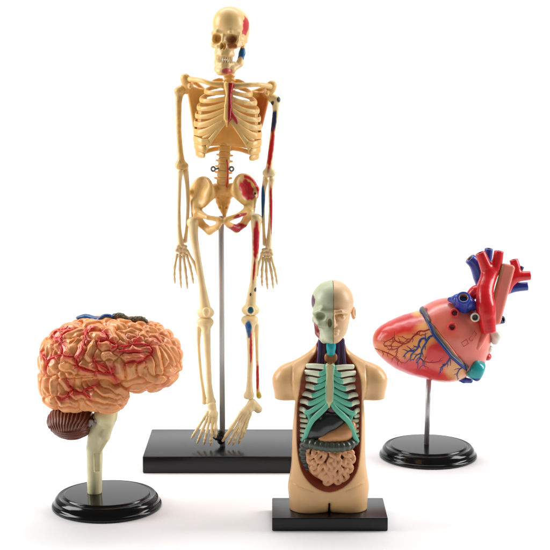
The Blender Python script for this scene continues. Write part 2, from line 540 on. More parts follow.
    for s in (-1, 1):          # floating pair
        P = [(cxr - 2 + s * x, y, d) for x, y, d in ((5, 148, 14), (14, 149.5, 13), (24, 153, 4), (27.5, 155.5, -6))]
        tube('rib', spline([W(*p) for p in P], 6), 1.0, 2.3, GOLD, root, sides=12)
    # amber membrane between the lower ribs
    V = []; Fs = []
    na, nz = 30, 14
    for k in range(2):
        for a in range(na + 1):
            for z in range(nz + 1):
                A = math.radians(-118 + 236 * a / na); u = z / nz
                y = 106 + 46 * u - 6 * math.cos(A)
                r = 1.0 - k * 0.03
                V.append(W(cxr - 0.02 * (y - 100) + (29.5 + 2.5 * u) * r * math.sin(A), y + 1.6 * math.sin(A), -6 + (20.5 - 7.5 * max(0, math.cos(A))**4) * r * math.cos(A) - 1.2 * math.exp(-(A / 0.10)**2)))
    m1 = (na + 1) * (nz + 1)
    for a in range(na):
        for z in range(nz):
            i = a * (nz + 1) + z
            Fs.append((i, i + 1, i + nz + 2, i + nz + 1)); Fs.append((m1 + i, m1 + i + nz + 1, m1 + i + nz + 2, m1 + i + 1))
    def edge(i, j): Fs.append((i, j, j + m1, i + m1))
    for a in range(na): edge(a * (nz + 1), (a + 1) * (nz + 1)); edge((a + 1) * (nz + 1) + nz, a * (nz + 1) + nz)
    for z in range(nz): edge(z + 1, z); edge(na * (nz + 1) + z, na * (nz + 1) + z + 1)
    link('rib_membrane', fixed('rib_membrane', V, Fs), GOLD, root)
    # breast bone, its left half painted
    f = Field(*bounds([W(228.5, 82, -25), W(227.5, 128, -31)], 9), 0.5)
    f.add(f.chain([W(228.8, 85.5, -26), W(228.8, 91, -28)], [5.2, 3.4]))
    f.add(f.chain([W(228.8, 91, -28), W(228, 106, -30.5), W(227.4, 118, -31)], [2.6, 3.4, 3.6], 1), 1)
    f.add(f.chain([W(227.4, 118, -31), W(227, 126, -30)], [2.4, 1.1]), 1)
    cc = W(228, 104, -29.5)
    f.keep(f.box(cc, (12, 3.0, 40), 1.0, Matrix.Rotation(math.radians(-6), 3, 'X')), 1.5)
    f.cut(f.ball(W(228.8, 80.5, -27), 3.0), 1)
    def paint_st(V):
        p = pix(V); c = np.tile(np.array(GOLD_C), (len(V), 1))
        ok = (p[:, 0] - 228.2 + (p[:, 1] - 84) * 0.015) * 3
        ok = np.minimum(ok, (p[:, 1] - 82) * 1.0)
        return blend(c, rgb(168, 16, 34), ok + wob(V, .3, .6))
    build('sternum', f, PBONE, root, 1, paint_st)
    P = [(230.5, 112, -31.3), (233, 116, -31), (236.5, 121, -30), (238, 124.5, -28.6)]
    tube('costal_cartilage', spline([W(*p) for p in P], 5), 0.9, 1.9, plastic('red_cartilage_paint', rgb(176, 30, 40), rough=.35), root)

    # ---- shoulders
    bone('clavicle', spline([W(*p) for p in ((221, 84.5, -24), (211, 83.5, -25), (201, 80.5, -19), (190, 79.2, -7))], 4), np.interp(np.arange(13), [0, 3, 8, 12], [3.2, 2.5, 2.3, 2.6]), GOLD, root, 1)
    bone('clavicle', spline([W(*p) for p in ((236, 86, -24), (247, 85, -25), (259, 84.6, -19), (270, 86.4, -7))], 4), np.interp(np.arange(13), [0, 3, 8, 12], [3.2, 2.5, 2.3, 2.6]), MIXB, root, 1)
    for s, top, bot, mid, mt in ((-1, (186, 84), (196, 133), (207, 92), GOLD), (1, (271, 91), (260, 127), (249, 93), None)):
        f = Field(*bounds([W(top[0], top[1], 12), W(bot[0], bot[1], 12), W(mid[0], mid[1], 16), W(top[0], top[1] - 8, -6)], 11), 0.6)
        a, b, c = W(top[0] - s * 3, top[1] + 3, 8), W(bot[0], bot[1], 9), W(mid[0], mid[1], 14)
        n_ = 9
        for i in range(n_):
            u = i / (n_ - 1)
            f.add(f.cone(a + (c - a) * u, b + (c - b) * 0.12 * u, 1.8, 1.5), 1.5)
        f.add(f.cone(a, b, 2.6, 2.2), 1.5)
        f.add(f.chain([c, W(top[0] - s * 8, top[1] - 2, 15), W(top[0], top[1] - 6, 6), W(top[0] + s * 1.0, top[1] - 6, -3)], [1.8, 2.6, 3.8, 4.4], 1), 1.5)     # spine and acromion
        f.add(f.chain([a, W(top[0] - s * 5, top[1] + 1, -5), W(top[0] - s * 4, top[1] + 3, -11)], [3.6, 2.2, 2.0]), 1.5)
        f.add(f.ell(W(top[0] - s * 0.5, top[1] + 5, 2), (3.2, 4.2, 5.2)), 2)
        f.add(f.ell(W(top[0] + s * -0.5, top[1] - 2.5, -3), (5.2, 3.4, 6.2), Matrix.Rotation(math.radians(s * 14), 3, 'Y')), 2)
        if mt: build('scapula', f, mt, root)
        else: build('scapula', f, PBONE, root, 1, spots(GOLD_C, [(rgb(206, 112, 44), 261, 110, 7, 17, 0)]))

    # ---- arms
    bone('humerus', [W(179.5, 92, 1), W(178.6, 104, 0), W(178.8, 130, 0), W(180.3, 152, 0), W(181.6, 165, -1)], [4.2, 3.0, 2.5, 2.8, 4.0], MIXB, root, 3,
         [(W(182.4, 89.5, 2), 4.8), (W(178.2, 91, -1), 3.6), (W(178.2, 165, -1), 3.1), (W(185.2, 165.5, -1), 3.0), (W(181.6, 167.2, -2), (5.2, 3, 2.6))], cuts=[(W(181.6, 161.5, -6), 2.4)])
    bone('humerus', [W(275.6, 101, 1), W(275.6, 112, 0), W(273, 132, 0), W(270.4, 156, 0), W(269, 171, -1)], [4.0, 2.9, 2.4, 2.7, 3.8], PBONE, root, 3,
         [(W(272.8, 98.5, 2), 4.6), (W(276.8, 100, -1), 3.3), (W(265.8, 172.5, -1), 3.0), (W(272.6, 172.5, -1), 3.0), (W(269.2, 174.6, -2), (5.2, 3, 2.8))], paint=
         spots(BONE_C, [(NAVY_C, 273.6, 121.5, 3.0, 12, 6), (RED_C, 271, 150, 2.6, 20, 8), (DARK_C, 278.6, 99.5, 1.8, 3.0, 0), (DARK_C, 272.6, 103, 1.6, 2.6, 20)]))
    def forearm(rp, up_, mr, mu, pr=None, pu=None):
        bone('radius', [W(*p) for p in rp], [3.0, 2.0, 1.8, 2.2, 3.2], mr, root, 2, paint=pr)
        bone('ulna', [W(*p) for p in up_], [2.9, 2.2, 1.7, 1.5, 2.2], mu, root, 2, [(W(up_[0][0], up_[0][1] - 3, up_[0][2] + 3), 2.8)], paint=pu)
    forearm([(180.2, 172, -4), (179.6, 182, -3), (178.9, 208, -3), (179.2, 230, -4), (180.8, 243.5, -5)], [(185.6, 172, 0), (187.2, 184, 0), (188.0, 205, -1), (186.8, 228, -2), (185.2, 241, -3)], BONE, BONE)
    forearm([(271.6, 180, -4), (270.6, 190, -3), (270.6, 212, -3), (269.6, 232, -4), (268.4, 246, -5)], [(265.6, 181, 0), (263.6, 192, 0), (263.2, 212, -1), (263.8, 232, -2), (264.8, 244, -3)], PBONE, PBONE,
            spots(BONE_C, [(RED_C, 271.6, 213, 1.6, 30, -2)]), spots(BONE_C, [(BLUE_C, 262.6, 202, 2.2, 17, 2), (DARK_C, 261.6, 244, 1.2, 1.6, 0)]))

    def hand(wrist, fingers, mat):
        cx_, cy_ = wrist
        f = Field(*bounds([W(cx_, cy_, -5), W(cx_, cy_ + 11, -6)], 10), 0.5)
        for dx, dy, r in ((-3.3, 0.5, 2.2), (0.3, -0.5, 2.4), (3.6, 0.8, 2.2), (-4.6, 4.2, 2.3), (-1.4, 4.0, 2.2), (1.8, 4.0, 2.3), (4.6, 4.6, 2.2), (-1.5, 7.4, 1.9), (2, 7.5, 2)):
            f.add(f.ell(W(cx_ + dx, cy_ + dy, -6), (r, 2.0, r * 0.95)), 0.9)
        h = build('hand', f, mat, root)
        for pts in fingers:
            (bx, by), (tx, ty), bow = pts
            nseg = 3 if bow > 50 else 4
            bow = bow - 100 if bow > 50 else bow
            cuts = [0, 0.43, 0.68, 0.86, 1.0] if nseg == 4 else [0, 0.45, 0.75, 1.0]
            J = []
            for u in cuts:
                b_ = bow * 4 * u * (1 - u)
                J.append(np.array((bx + (tx - bx) * u + b_, by + (ty - by) * u, -6 - 3.2 * math.sin(u * 2.2))))
            f = Field(*bounds([W(*j) for j in J], 4), 0.4)
            for i in range(len(J) - 1):
                a, b = W(*J[i]), W(*J[i + 1])
                a2 = a + (b - a) * 0.04; b2 = a + (b - a) * 0.97
                r = 1.5 - 0.15 * i
                m_ = (a2 + b2) / 2
                f.add(f.chain([a2, m_, b2], [r * 1.12, r * 0.72, r * 1.05 if i < len(J) - 2 else r * 0.6], 0.6), 0.25)
            build('finger', f, mat, h)
    hand((181.6, 246), [((177, 254.5), (175.0, 283.5), -1.6), ((180.2, 256), (181.2, 288), -0.6), ((183.4, 256), (187.3, 288.5), 0.4), ((186.4, 254.5), (193.4, 283.5), 0.8), ((187, 250.5), (197.6, 275.5), 101.6)], BONE)
    hand((267, 249.5), [((271.3, 257.5), (277.2, 284.5), 0.8), ((268.8, 259), (273.2, 288.5), 0.6), ((266.2, 259), (267.6, 289), -0.4), ((263.4, 258), (262.2, 286), -0.8), ((262.2, 254), (257.4, 276), 98.6)], BONE)

    # ---- pelvis
    f = Field(W(223, 232, 0) - (41, 32, 4), W(223, 172, 0) + (41, 26, 8), 0.6)
    def paint_pel(V):
        p = pix(V); c = np.tile(np.array(GOLD_C), (len(V), 1)); w = wob(V)
        front = V[:, 1] - y0 < 9
        e1 = np.sqrt(in_ell(p, 247, 190, 6.6, 11, -24))
        c = blend(c, RED_C, (1.1 + w - e1) * 5)
        crest = np.abs(np.sqrt(in_ell(p, 243.5, 196, 15.3, 19.5, 0)) - 1.0) * 14
        m = (1.5 - crest) * 1.5 * ((p[:, 0] > 244) & (p[:, 1] < 208))
        c = blend(c, RED_C, m)
        e2 = np.sqrt(in_ell(p, 238.5, 227.5, 9.5, 4.2, -12)); c = blend(c, rgb(176, 24, 40), (1.1 + w - e2) * 5)
        e3 = np.sqrt(in_ell(p, 240, 215.8, 7, 2.0, -18)); c = blend(c, rgb(176, 40, 44), (1.1 + w - e3) * 4)
        e4 = np.sqrt(in_ell(p, 255, 193.5, 1.3, 1.5, 0)); c = blend(c, DARK_C, (1.1 - e4) * 4)
        return c
    for s, ox, oy in ((-1, 201, 193), (1, 245.5, 190)):
        R = Matrix.Rotation(math.radians(s * 38), 3, 'Z') @ Matrix.Rotation(math.radians(-14), 3, 'X') @ Matrix.Rotation(math.radians(s * -14), 3, 'Y')
        cI = W(ox, oy, 0)
        g = f.ell(cI, (14.2, 4.6, 16.2), R)
        Rv = np.array(R)
        g = -smin(-g, f.ell(cI + Rv @ np.array((0, -7.9, 2.0)), (12.4, 7.2, 14.8), R), 4.0)
        f.add(g, 2)
        rim = []
        for a in np.linspace(-0.75, 3.5, 15):
            rim.append(cI + Rv @ np.array((13.2 * math.cos(a), -0.6, 15.0 * math.sin(a))))
        f.add(f.chain(rim, 1.0, .5), 2.5); f.add(f.ball(cI + Rv @ np.array((s * 11.5, -2.5, -3)), 2.6), 3)
        hx = 223 + s * 27.5; hy = 213 - s * 1.5
        f.add(f.chain([cI + Rv @ np.array((s * 2, 1, -12)), W(hx - s * 1, hy, -3)], [4.5, 6.0]), 4)
        f.cut(f.ball(W(hx + s * 6.5, hy + 0.5, -5), 4.6), 1)
        f.add(f.chain([W(hx - s * 3, hy - 1, -6), W(223 + s * 15, 216.5 - s, -16), W(223 + s * 4, 219.5, -20)], [4.0, 2.2, 2.6], 1), 2.5)
        f.add(f.chain([W(hx - s * 2, hy + 4, -1), W(223 + s * 20.5, 224.5 - s * .5, -1), W(223 + s * 13.5, 229.8 - s, -6), W(223 + s * 6, 226 - s, -15), W(223 + s * 2.5, 221.5, -20)], [4.4, 3.6, 4.0, 2.9, 2.8], 1), 2)
        f.add(f.cone(cI + Rv @ np.array((-s * 8, 3, 2)), W(223 + s * 7, 191, 10), 6, 6), 6)
    for i, (px, py, d, rx, ry, rz) in enumerate(((214.5, 188.5, 6, 7, 5, 4.5), (232.5, 187.5, 6, 7, 5, 4.5), (223, 189.5, 7, 12, 6, 5), (223, 196, 10, 9.5, 5, 5), (223.2, 202, 10, 7.4, 4.2, 4.5), (223.5, 207, 8, 5.4, 3.6, 4), (224, 211.5, 6, 3.4, 2.8, 3.4), (224.4, 215.6, 3, 1.9, 1.9, 2.6))):
        f.add(f.ell(W(px, py, d), (rx, ry, rz)), 2.5)
    for k in range(4):
        for s in (-1, 1): f.cut(f.ball(W(223.2 + s * (5.4 - 0.9 * k), 192.5 + 5 * k, 5.2), 1.25), 0.8)
    build('pelvis', f, PBONE, root, 1, paint_pel)
    # wire loops either side of the lumbar spine
    for s, px in ((-1, 213.2), (1, 231.6)):
        c = W(px, 169, -1)
        P = [c + np.array((1.9 * math.cos(a), -0.4 * math.sin(a), 2.1 * math.sin(a))) for a in np.linspace(0, 2 * math.pi, 18)]
        v1 = sweep(P, 0.85, sides=8)
        v2 = sweep([c + (-s * 2.3, 0, 0), c + (-s * 5.5, 3, 0.5)], 0.9, sides=8)
        V, Fs = merge([v1, v2]); link('wire_loop', fixed('wire_loop', V, Fs), WIRE, root)
    P = [W(226.8, 160, -1.5), W(227.8, 170, -2.5), W(227.4, 180, -2.5), W(226.6, 187, -2)]
    tube('nerve_cord', spline(P, 5), 0.75, None, plastic('red_cord_paint', rgb(196, 40, 40), rough=.35), root)

    # ---- legs
    bone('femur', [W(193.4, 222, -4), W(194.2, 238, -6), W(198, 260, -9), (W(202, 284, -10)), W(204.6, 303, -9), W(205.6, 312, -9)], [5.2, 3.9, 3.2, 3.3, 5.0, 5.8], BONE, root, 3,
         [(W(199.5, 214, -5), 4.6), (W(191, 222.5, -2), 4.4), (W(201.4, 313, -7), 4.6), (W(209.4, 312.6, -7), 4.8)])
    bone('femur', [W(256, 219, -4), W(255.8, 236, -6), W(255, 258, -9), W(253.2, 282, -10), W(251.2, 300, -9), W(250.4, 309, -9)], [5.2, 3.9, 3.2, 3.3, 5.0, 5.8], PBONE, root, 3,
         [(W(249.5, 211.5, -5), 4.6), (W(257.6, 219.5, -2), 4.4), (W(246.2, 310, -7), 4.7), (W(254.6, 310.4, -7), 4.8)],
         paint=spots(BONE_C, [(RED_C, 256.2, 240, 3.2, 19, 2), (RED_C, 254, 270, 1.2, 12, 5), (DARK_C, 255.6, 289.5, 1.5, 2.2, 10), (DARK_C, 250.5, 294.5, 0.9, 2.0, 0)]))
    def patella(p, mat, paint=None):
        f = Field(W(*p) - 8, W(*p) + 8, 0.5)
        f.add(f.ell(W(*p), (3.9, 2.4, 4.2))); f.add(f.ell(W(p[0], p[1] + 3, p[2]), (2.2, 2, 2.6)), 2)
        build('patella', f, mat, root, 1, paint)
    patella((206.2, 311.5, -15.5), BONE)
    patella((250.6, 310, -15.5), PBONE, spots(BONE_C, [(TEAL_C, 250.7, 310, 3.2, 3.4, 0)]))
    bone('tibia', [W(205.2, 323, -8), W(206.6, 334, -8), W(208, 360, -5), W(209.2, 384, -2), W(210.4, 399, 0)], [6.0, 4.0, 3.0, 2.8, 4.0], BONE, root, 3,
         [(W(200.8, 322, -7), 4.2), (W(209.2, 322, -7), 4.4), (W(205.8, 330, -12), 2.4), (W(213, 402, 0), 3.0), (W(209.5, 402, -1), 3.4)])
    bone('fibula', [W(199.2, 327, -3), W(198.6, 345, -1), W(200.6, 372, 1), W(203.4, 392, 2), W(204.4, 402, 1)], [2.8, 1.7, 1.6, 1.8, 2.7], BONE, root, 1)
    bone('tibia', [W(249.6, 321, -8), W(250.2, 332, -8), W(250.4, 358, -5), W(249.6, 380, -2), W(249.4, 393, 0)], [6.0, 4.0, 3.0, 2.8, 4.0], PBONE, root, 3,
         [(W(245.4, 320, -7), 4.2), (W(254, 320, -7), 4.4), (W(249, 328, -12), 2.4), (W(246.6, 396, 0), 3.2), (W(250.6, 396, -1), 3.4)],
         paint=spots(BONE_C, [(BLUE_C, 248.4, 327.5, 3.3, 7, 0), (BLUE_C, 249, 333, 1.6, 5, 0), (RED_C, 250.9, 349, 1.3, 16, 0)]))
    bone('fibula', [W(256.4, 325, -3), W(256.8, 342, -1), W(257.4, 368, 1), W(257.8, 388, 2), W(259, 396, 1)], [2.8, 1.8, 1.6, 1.8, 2.8], PBONE, root, 1,
         paint=spots(BONE_C, [(RED_C, 257.6, 377, 1.6, 14, 0), (rgb(196, 176, 60), 259, 396, 3, 4, 0)]))

    def foot(heel, ank, mids, toes, mat):
        f = Field(*bounds([W(*heel), W(*ank)] + [W(*m) for m in mids], 9), 0.5)
        f.add(f.chain([W(*heel), W(*ank)], [4.2, 4.4]), 1)
        for m in mids: f.add(f.ell(W(*m), (2.6, 3.0, 3.4)), 1.0)
        f.add(f.chain([W(*ank), W(*mids[len(mids) // 2])], [3.6, 3.0]), 2)
        h = build('foot', f, mat, root)
        for i, ((bx, by, bd), (tx, ty, td)) in enumerate(toes):
            big = toes[i][2] if len(toes[i]) > 2 else 1.0
        return h
    def toes(h, T, mat):
        for (b, t, g) in T:
            b = np.array(b, float); t = np.array(t, float)
            cuts = [0, 0.56, 0.78, 0.9, 1.0] if g < 1.2 else [0, 0.56, 0.82, 1.0]
            J = [W(*(b + (t - b) * u + np.array((0, 0, -2.2 * math.sin(u * 3))))) for u in cuts]
            f = Field(*bounds(J, 4), 0.4)
            for i in range(len(J) - 1):
                a, c = J[i], J[i + 1]
                c2 = a + (c - a) * 0.96
                r = (1.85 - 0.17 * i) * g
                f.add(f.chain([a, (a + c2) / 2, c2], [r * 1.1, r * 0.72, r * 1.0 if i < len(J) - 2 else r * 0.7], 0.6), 0.25)
            build('toe', f, mat, h)
    h = foot((212.6, 409, 5), (211.6, 405.5, -2), [(207.4, 414, -5), (210.4, 415, -6), (213.4, 415, -6), (215.8, 414, -5)], [], BONE)
    toes(h, [((205.8, 415.5, -5), (191.6, 438, -8), 0.95), ((207.8, 417, -6), (197.2, 443, -9), 1.0), ((210, 418, -7), (203.8, 444.5, -10), 1.0), ((212.6, 418.5, -7), (210.6, 445, -10), 1.05), ((215.2, 418, -6), (215.4, 437, -9), 1.35)], BONE)
    h = foot((258.2, 409, 3), (252.2, 403, -1), [(250, 411, -4), (246.5, 412.5, -5), (243.4, 412, -5), (252.4, 408, -2)], [], BONE)
    toes(h, [((241.6, 412.5, -6), (222.8, 441, -8), 1.3), ((243.6, 414, -6), (228.0, 444.5, -9), 1.0), ((245.8, 415, -6), (232.8, 445, -9), 1.0), ((248, 415, -5), (238.6, 443.5, -8), 1.0), ((250.2, 414, -4), (242.6, 437.5, -6), 0.95)], BONE)
    return root
skeleton()
# ================================================================== the brain on its stand
ROUND_PROF = rounded([(0.05, 12.6), (38.2, 12.6), (39.2, 10.6), (41.6, 10.6), (43.6, 11.4), (46.4, 8.6), (47.4, 4.6), (49.4, 3.2), (49.6, 0.9), (48.6, 0.0), (0.05, 0.0)], 1.2, 5)
def round_base(c, parent):
    V, Fs = lathe(ROUND_PROF, c, 128)
    return link('base', fixed('base', V, Fs), BLACK, parent)

def seg_dist(x, z, lines):
    """distance in the x-z plane to a set of polylines"""
    best = None
    for L in lines:
        for (a, b) in zip(L[:-1], L[1:]):
            ux, uz = b[0] - a[0], b[1] - a[1]; q = ux * ux + uz * uz + 1e-9
            t = np.clip(((x - a[0]) * ux + (z - a[1]) * uz) / q, 0, 1)
            d = (x - a[0] - t * ux)**2 + (z - a[1] - t * uz)**2
            best = d if best is None else np.minimum(best, d)
    return np.sqrt(best)

GYRI = [
 [(56,335),(60,333),(64,331)], [(65,335.5),(72,334.5),(78,332.5),(83,331)], [(49,342),(48.5,350),(47.5,357)], [(56.5,343),(58,348),(58,352)], [(51,354),(54,354.5),(58,357)],
 [(64,344),(65,350),(69,353),(72,349),(73,344),(77,340.5)], [(81,342),(79.5,350),(78,357)], [(65,327),(72,325),(79,323.5)], [(84,322.5),(90,321),(97,320)], [(42,357),(43,364),(42.5,371)],
 [(52,361),(51,367),(52,372)], [(63,363),(68,367),(74,370)], [(61,358.5),(66,360.5),(72,361)], [(82,373),(89,373.5)], [(83,363),(89,366),(93,367)],
 [(92,335),(98,334),(103,336)], [(90,328),(97,327.5),(102,325)], [(107,324),(109,330),(112,335),(115,339)], [(113,322),(119,324),(124,326)], [(122,333),(125,338),(128,341)],
 [(101,345.5),(107,346),(113,346.5)], [(103,355.5),(109,356),(115,356)], [(91,344),(92,350),(90,355),(87,359)], [(97,352),(97,358)], [(124,330),(131,329.5),(138,331)], [(134,338.5),(141,338.5)],
 [(121,347.5),(128,348.5),(136,348),(147,349)], [(121,342.5),(127,344)], [(124,356.5),(130,356),(138,356.5),(146,354)], [(147,339.5),(153,338.5),(157,341.5)], [(150,332.5),(157,334.5),(161,339)], [(141,332),(146,333.5)],
 [(157,348),(159,355),(160.5,363),(160.5,371)], [(163,349),(166,357),(167,364)], [(164,345),(169,350),(173,356),(174.5,363)], [(168,343),(174,351),(178,359)], [(163,337),(168,341)], [(149,360),(151,367),(153,373)],
 [(169,369),(174,371),(179,368)], [(146,370),(147.5,376.5),(154,380),(162,380.5)], [(131,366),(132,372),(130,378)], [(128,384),(134,383),(140,381.5)], [(134,388),(142,386.5),(149,386)], [(152,388),(160,386.5),(168,383.5),(174,378)],
 [(117.5,361),(118.5,368),(119.5,377)], [(100,376.5),(107,378.5),(115,381.5)], [(104,383),(112,387),(119,391),(126,395)], [(90,382.5),(97,386),(104,391),(112,395.5),(122,398)], [(86,391),(93,397.5),(101,401),(111,402),(124,402.5)],
 [(88,403.5),(96,406),(106,408),(118,408)], [(77.5,378.5),(78,384),(79.5,388.5)], [(60,378.5),(63,384),(66,389)], [(53.5,379),(53.5,386),(53,391)], [(44.5,379),(44,387),(45,394)], [(60,387),(59.5,392),(63,395)],
 [(47,399),(52,402.5)], [(59,402.5),(67,402),(75,404.5)], [(74,394.5),(79,397.5),(83,398)], [(81,401),(82,405),(86,409)], [(69,378),(72,383)], [(84,379.5),(91,378.5)], [(143,365),(142,372)], [(99,364),(104,369)], [(109,363.5),(112,368)],
 [(101,318.5),(107,318)], [(117,318),(127,320.5)], [(133,324.5),(141,327)], [(146,327.5),(153,330)], [(85,385),(88,388)], [(120,352),(117,351)], [(138,343),(144,342.5)], [(128,335),(133,333.5)], [(83,336),(87,340)], [(54,337.5),(57,339)], [(66,340),(70,339)]]
ARTERIES = [
 [(54,333),(57,330),(62,329),(67,331)], [(53,335),(56,338),(60,340),(62,350),(61.5,354),(65,356.5),(71,357),(75,358)], [(60,340),(62,335),(66,332),(73,329.5)],
 [(41,353),(44,356.5),(47,361),(46,370)], [(47,361),(52,357.5),(60,355)], [(85,331),(85,340),(82,347),(82,352),(77,357),(76,362),(78,367),(85,370),(92,371.5)],
 [(85,336),(88,330),(94,328)], [(102,331),(105,334),(107,340),(113,342),(117,345),(125,346),(133,344),(144,344),(151,347),(152,353),(146,358),(139,361),(129,361.5),(125,365)],
 [(107,340),(100,340),(98,345)], [(117,345),(112,349)], [(94,357),(95,362),(97,370),(95,374.5)], [(95,362),(100,365),(105,368),(112,375),(117,382)], [(97,371),(104,373),(111,374)], [(111,374),(112,368)],
 [(61,398),(68,396),(72,391),(76,393),(84,393),(90,398)], [(72,391),(70,386)], [(83,392),(88,388),(97,385)], [(119,351.5),(130,350.5),(139,351.5)], [(67,380.5),(68.5,383)], [(125,346),(122,352)], [(133,344),(138,339)]]

def brain():
    c0 = on_level(107, 506, 0.0)
    y0 = c0[1]
    def W(px, py, d=0.0): return on_plane(px, py, y0 + d)
    k = (y0 - YC) / ray(107, 400)[1]
    root = thing('brain_model', 'peach brain model with red arteries and a blue vein on a round black stand', 'brain model', c0)
    round_base(c0, root)
    lo = W(36, 416, 0); hi = W(184, 312, 0)
    f = Field((lo[0] - 3, y0 - 49, lo[2] - 4), (hi[0] + 3, y0 + 49, hi[2] + 6), 0.6)
    e = lambda px, py, d, rx, ry, rz: f.ell(W(px, py, d), (rx * k, ry, rz * k))
    f.add(e(108, 355, 0, 66, 43, 38))
    f.add(e(76, 363, 0, 34.5, 40, 34.5), 8)
    f.add(e(67, 381, 0, 27, 38, 27), 8)
    f.add(e(142, 356, 0, 39, 40, 33), 8)
    f.add(e(152, 366, 0, 28, 34, 22), 6)
    for s in (-1, 1):
        g = e(100, 389, s * 24, 29, 18, 17)
        g = smin(g, e(74, 394, s * 20, 32, 19, 17), 8)
        g = smin(g, e(109, 396.5, s * 22, 20, 18, 15), 5)
        f.add(g, 3)
    f.cut(f.box(W(150, 412, 0), (22 * k, 60, 19 * k), 4), 6)
    # the cleft between the halves
    zt = W(108, 316, 0)[2]
    f.cut(f.box((c0[0], y0 + 1, zt), (90, 0.5, 12), 0.4), 3.0)
    base_d = f.d.copy()
    camp = Vector((0, YC, H))
    Vb, Qb = surface_nets(base_d[::2, ::2, ::2], f.lo, f.h * 2)
    bvb = BVHTree.FromPolygons([tuple(v) for v in Vb], [tuple(q) for q in Qb])
    def lay(L, amp=0.6):
        out = []
        P = spline([np.array(p, float) for p in L], 3) if len(L) > 2 else np.array([np.array(L[0]) + (np.array(L[-1]) - np.array(L[0])) * t for t in (0, .25, .5, .75, 1)], float)
        for q in P:
            j = (noise.noise(Vector((q[0] * .25, q[1] * .25, 1))) * amp, noise.noise(Vector((q[0] * .25, q[1] * .25, 7))) * amp)
            h = bvb.ray_cast(camp, Vector(ray(q[0] + j[0], q[1] + j[1])).normalized())
            if h[0] is not None: out.append(np.array(h[0]))
        return out
    # distance from every voxel near the surface to the carved lines that lie on it
    band = np.nonzero(np.abs(base_d) < 6.5)
    PB = np.stack([f.lo[i] + f.h * band[i] for i in range(3)], 1).astype(np.float32)
    def line_dist(lines, reach):
        best = np.full(len(PB), reach**2, np.float32)
        for L in lines:
            if len(L) < 2: continue
            A = np.array(L, np.float32)
            lo_, hi_ = A.min(0) - reach, A.max(0) + reach
            sel = np.nonzero(np.all((PB > lo_) & (PB < hi_), axis=1))[0]
            if not len(sel): continue
            q = PB[sel]; m = best[sel]
            for u, v in zip(A[:-1], A[1:]):
                w_ = v - u; t = np.clip((q - u) @ w_ / (w_ @ w_ + 1e-9), 0, 1)
                m = np.minimum(m, ((q - u - t[:, None] * w_)**2).sum(1))
            best[sel] = m
        return np.sqrt(best)
    # folds: every fold owns the surface nearest to its spine, the creases fall half way between
    nbv = [lay(L) for L in GYRI]
    rnd = random.Random(11)
    taken = [p for L in nbv for p in L]
    tk = np.array(taken)
    for vi in rnd.sample(range(len(Vb)), len(Vb)):
        p = Vb[vi]
        if np.min(((tk - p)**2).sum(1)) < (9.0 if p[1] > y0 - 6 else 11.5)**2: continue
        n_ = np.array(bvb.find_nearest(Vector(p))[1])
        t = np.cross(n_, np.array((rnd.uniform(-1, 1), rnd.uniform(-1, 1), rnd.uniform(-1, 1)))); t /= np.linalg.norm(t) + 1e-9
        L = []
        for u in np.linspace(-1, 1, 5):
            q = p + t * u * 5.5 + np.cross(n_, t) * math.sin(u * 2.2) * 2.2
            L.append(np.array(bvb.find_nearest(Vector(q))[0]))
        if np.min(((tk - L[0])**2).sum(1)) < 25: L = L[2:]
        if np.min(((tk - L[-1])**2).sum(1)) < 25: L = L[:3]
        nbv.append(L); tk = np.concatenate((tk, np.array(L)))
    PW = PB + 0.55 * np.stack((np.sin(PB[:, 2] * .5 + PB[:, 1] * .3), np.sin(PB[:, 0] * .45), np.sin(PB[:, 0] * .55 + PB[:, 1] * .2)), 1).astype(np.float32)
    d1 = np.full(len(PB), 16.0**2, np.float32); d2 = d1.copy()
    for L in nbv:
        if len(L) < 2: continue
        A = np.array(L, np.float32)
        sel = np.nonzero(np.all((PW > A.min(0) - 13) & (PW < A.max(0) + 13), axis=1))[0]
        q = PW[sel]; m = np.full(len(sel), 1e4, np.float32)
        for u, v in zip(A[:-1], A[1:]):
            w_ = v - u; t = np.clip((q - u) @ w_ / (w_ @ w_ + 1e-9), 0, 1)
            m = np.minimum(m, ((q - u - t[:, None] * w_)**2).sum(1))
        o1 = d1[sel]; o2 = d2[sel]
        d2[sel] = np.where(m < o1, o1, np.minimum(o2, m)); d1[sel] = np.minimum(o1, m)
    d1 = np.sqrt(np.maximum(d1 - np.minimum(base_d[band]**2, 30) * 0.9, 0)); d2 = np.sqrt(np.maximum(d2 - np.minimum(base_d[band]**2, 30) * 0.9, 0.01))
    half = (d1 + d2) / 2
    tt = np.clip(d1 / half, 0, 1)
    amp = np.clip(half * 1.05, 2.2, 5.4)
    fr = -amp * np.sqrt(np.clip(1 - 0.995 * tt**2.7, 0, 1)) + 3.7
    front = np.zeros_like(base_d); front[band] = fr
    for _ in range(0):
        for ax in range(3):
            q = front.copy(); sl = [slice(None)] * 3; a_ = list(sl); b_ = list(sl); c_ = list(sl)
            a_[ax] = slice(1, -1); b_[ax] = slice(0, -2); c_[ax] = slice(2, None)
            q[tuple(a_)] = 0.5 * front[tuple(a_)] + 0.25 * (front[tuple(b_)] + front[tuple(c_)]); front = q
    front[base_d <= -6.5] = 0; front[base_d >= 6.5] = 2
    f.d = base_d + front
    za_, zb_ = W(39, 374.5, -20), W(97, 376.5, -36)
    zs = za_[2] + (zb_[2] - za_[2]) * (f.x - za_[0]) / (zb_[0] - za_[0])
    cutl = 1.5 * np.exp(-((f.z - zs) / 0.5)**2) * np.clip((zb_[0] - f.x) / 3, 0, 1) + 0 * f.y
    f.d = f.d + cutl
    PEACH = rgb(238, 150, 86)
    V, Q = f.mesh(2)
    # the sunk lines of the model carry a thin wash of brown-red paint in hand work
    i = np.clip(((V - f.lo) / f.h).astype(int), 0, np.array(f.d.shape) - 1)
    p = pix(V)
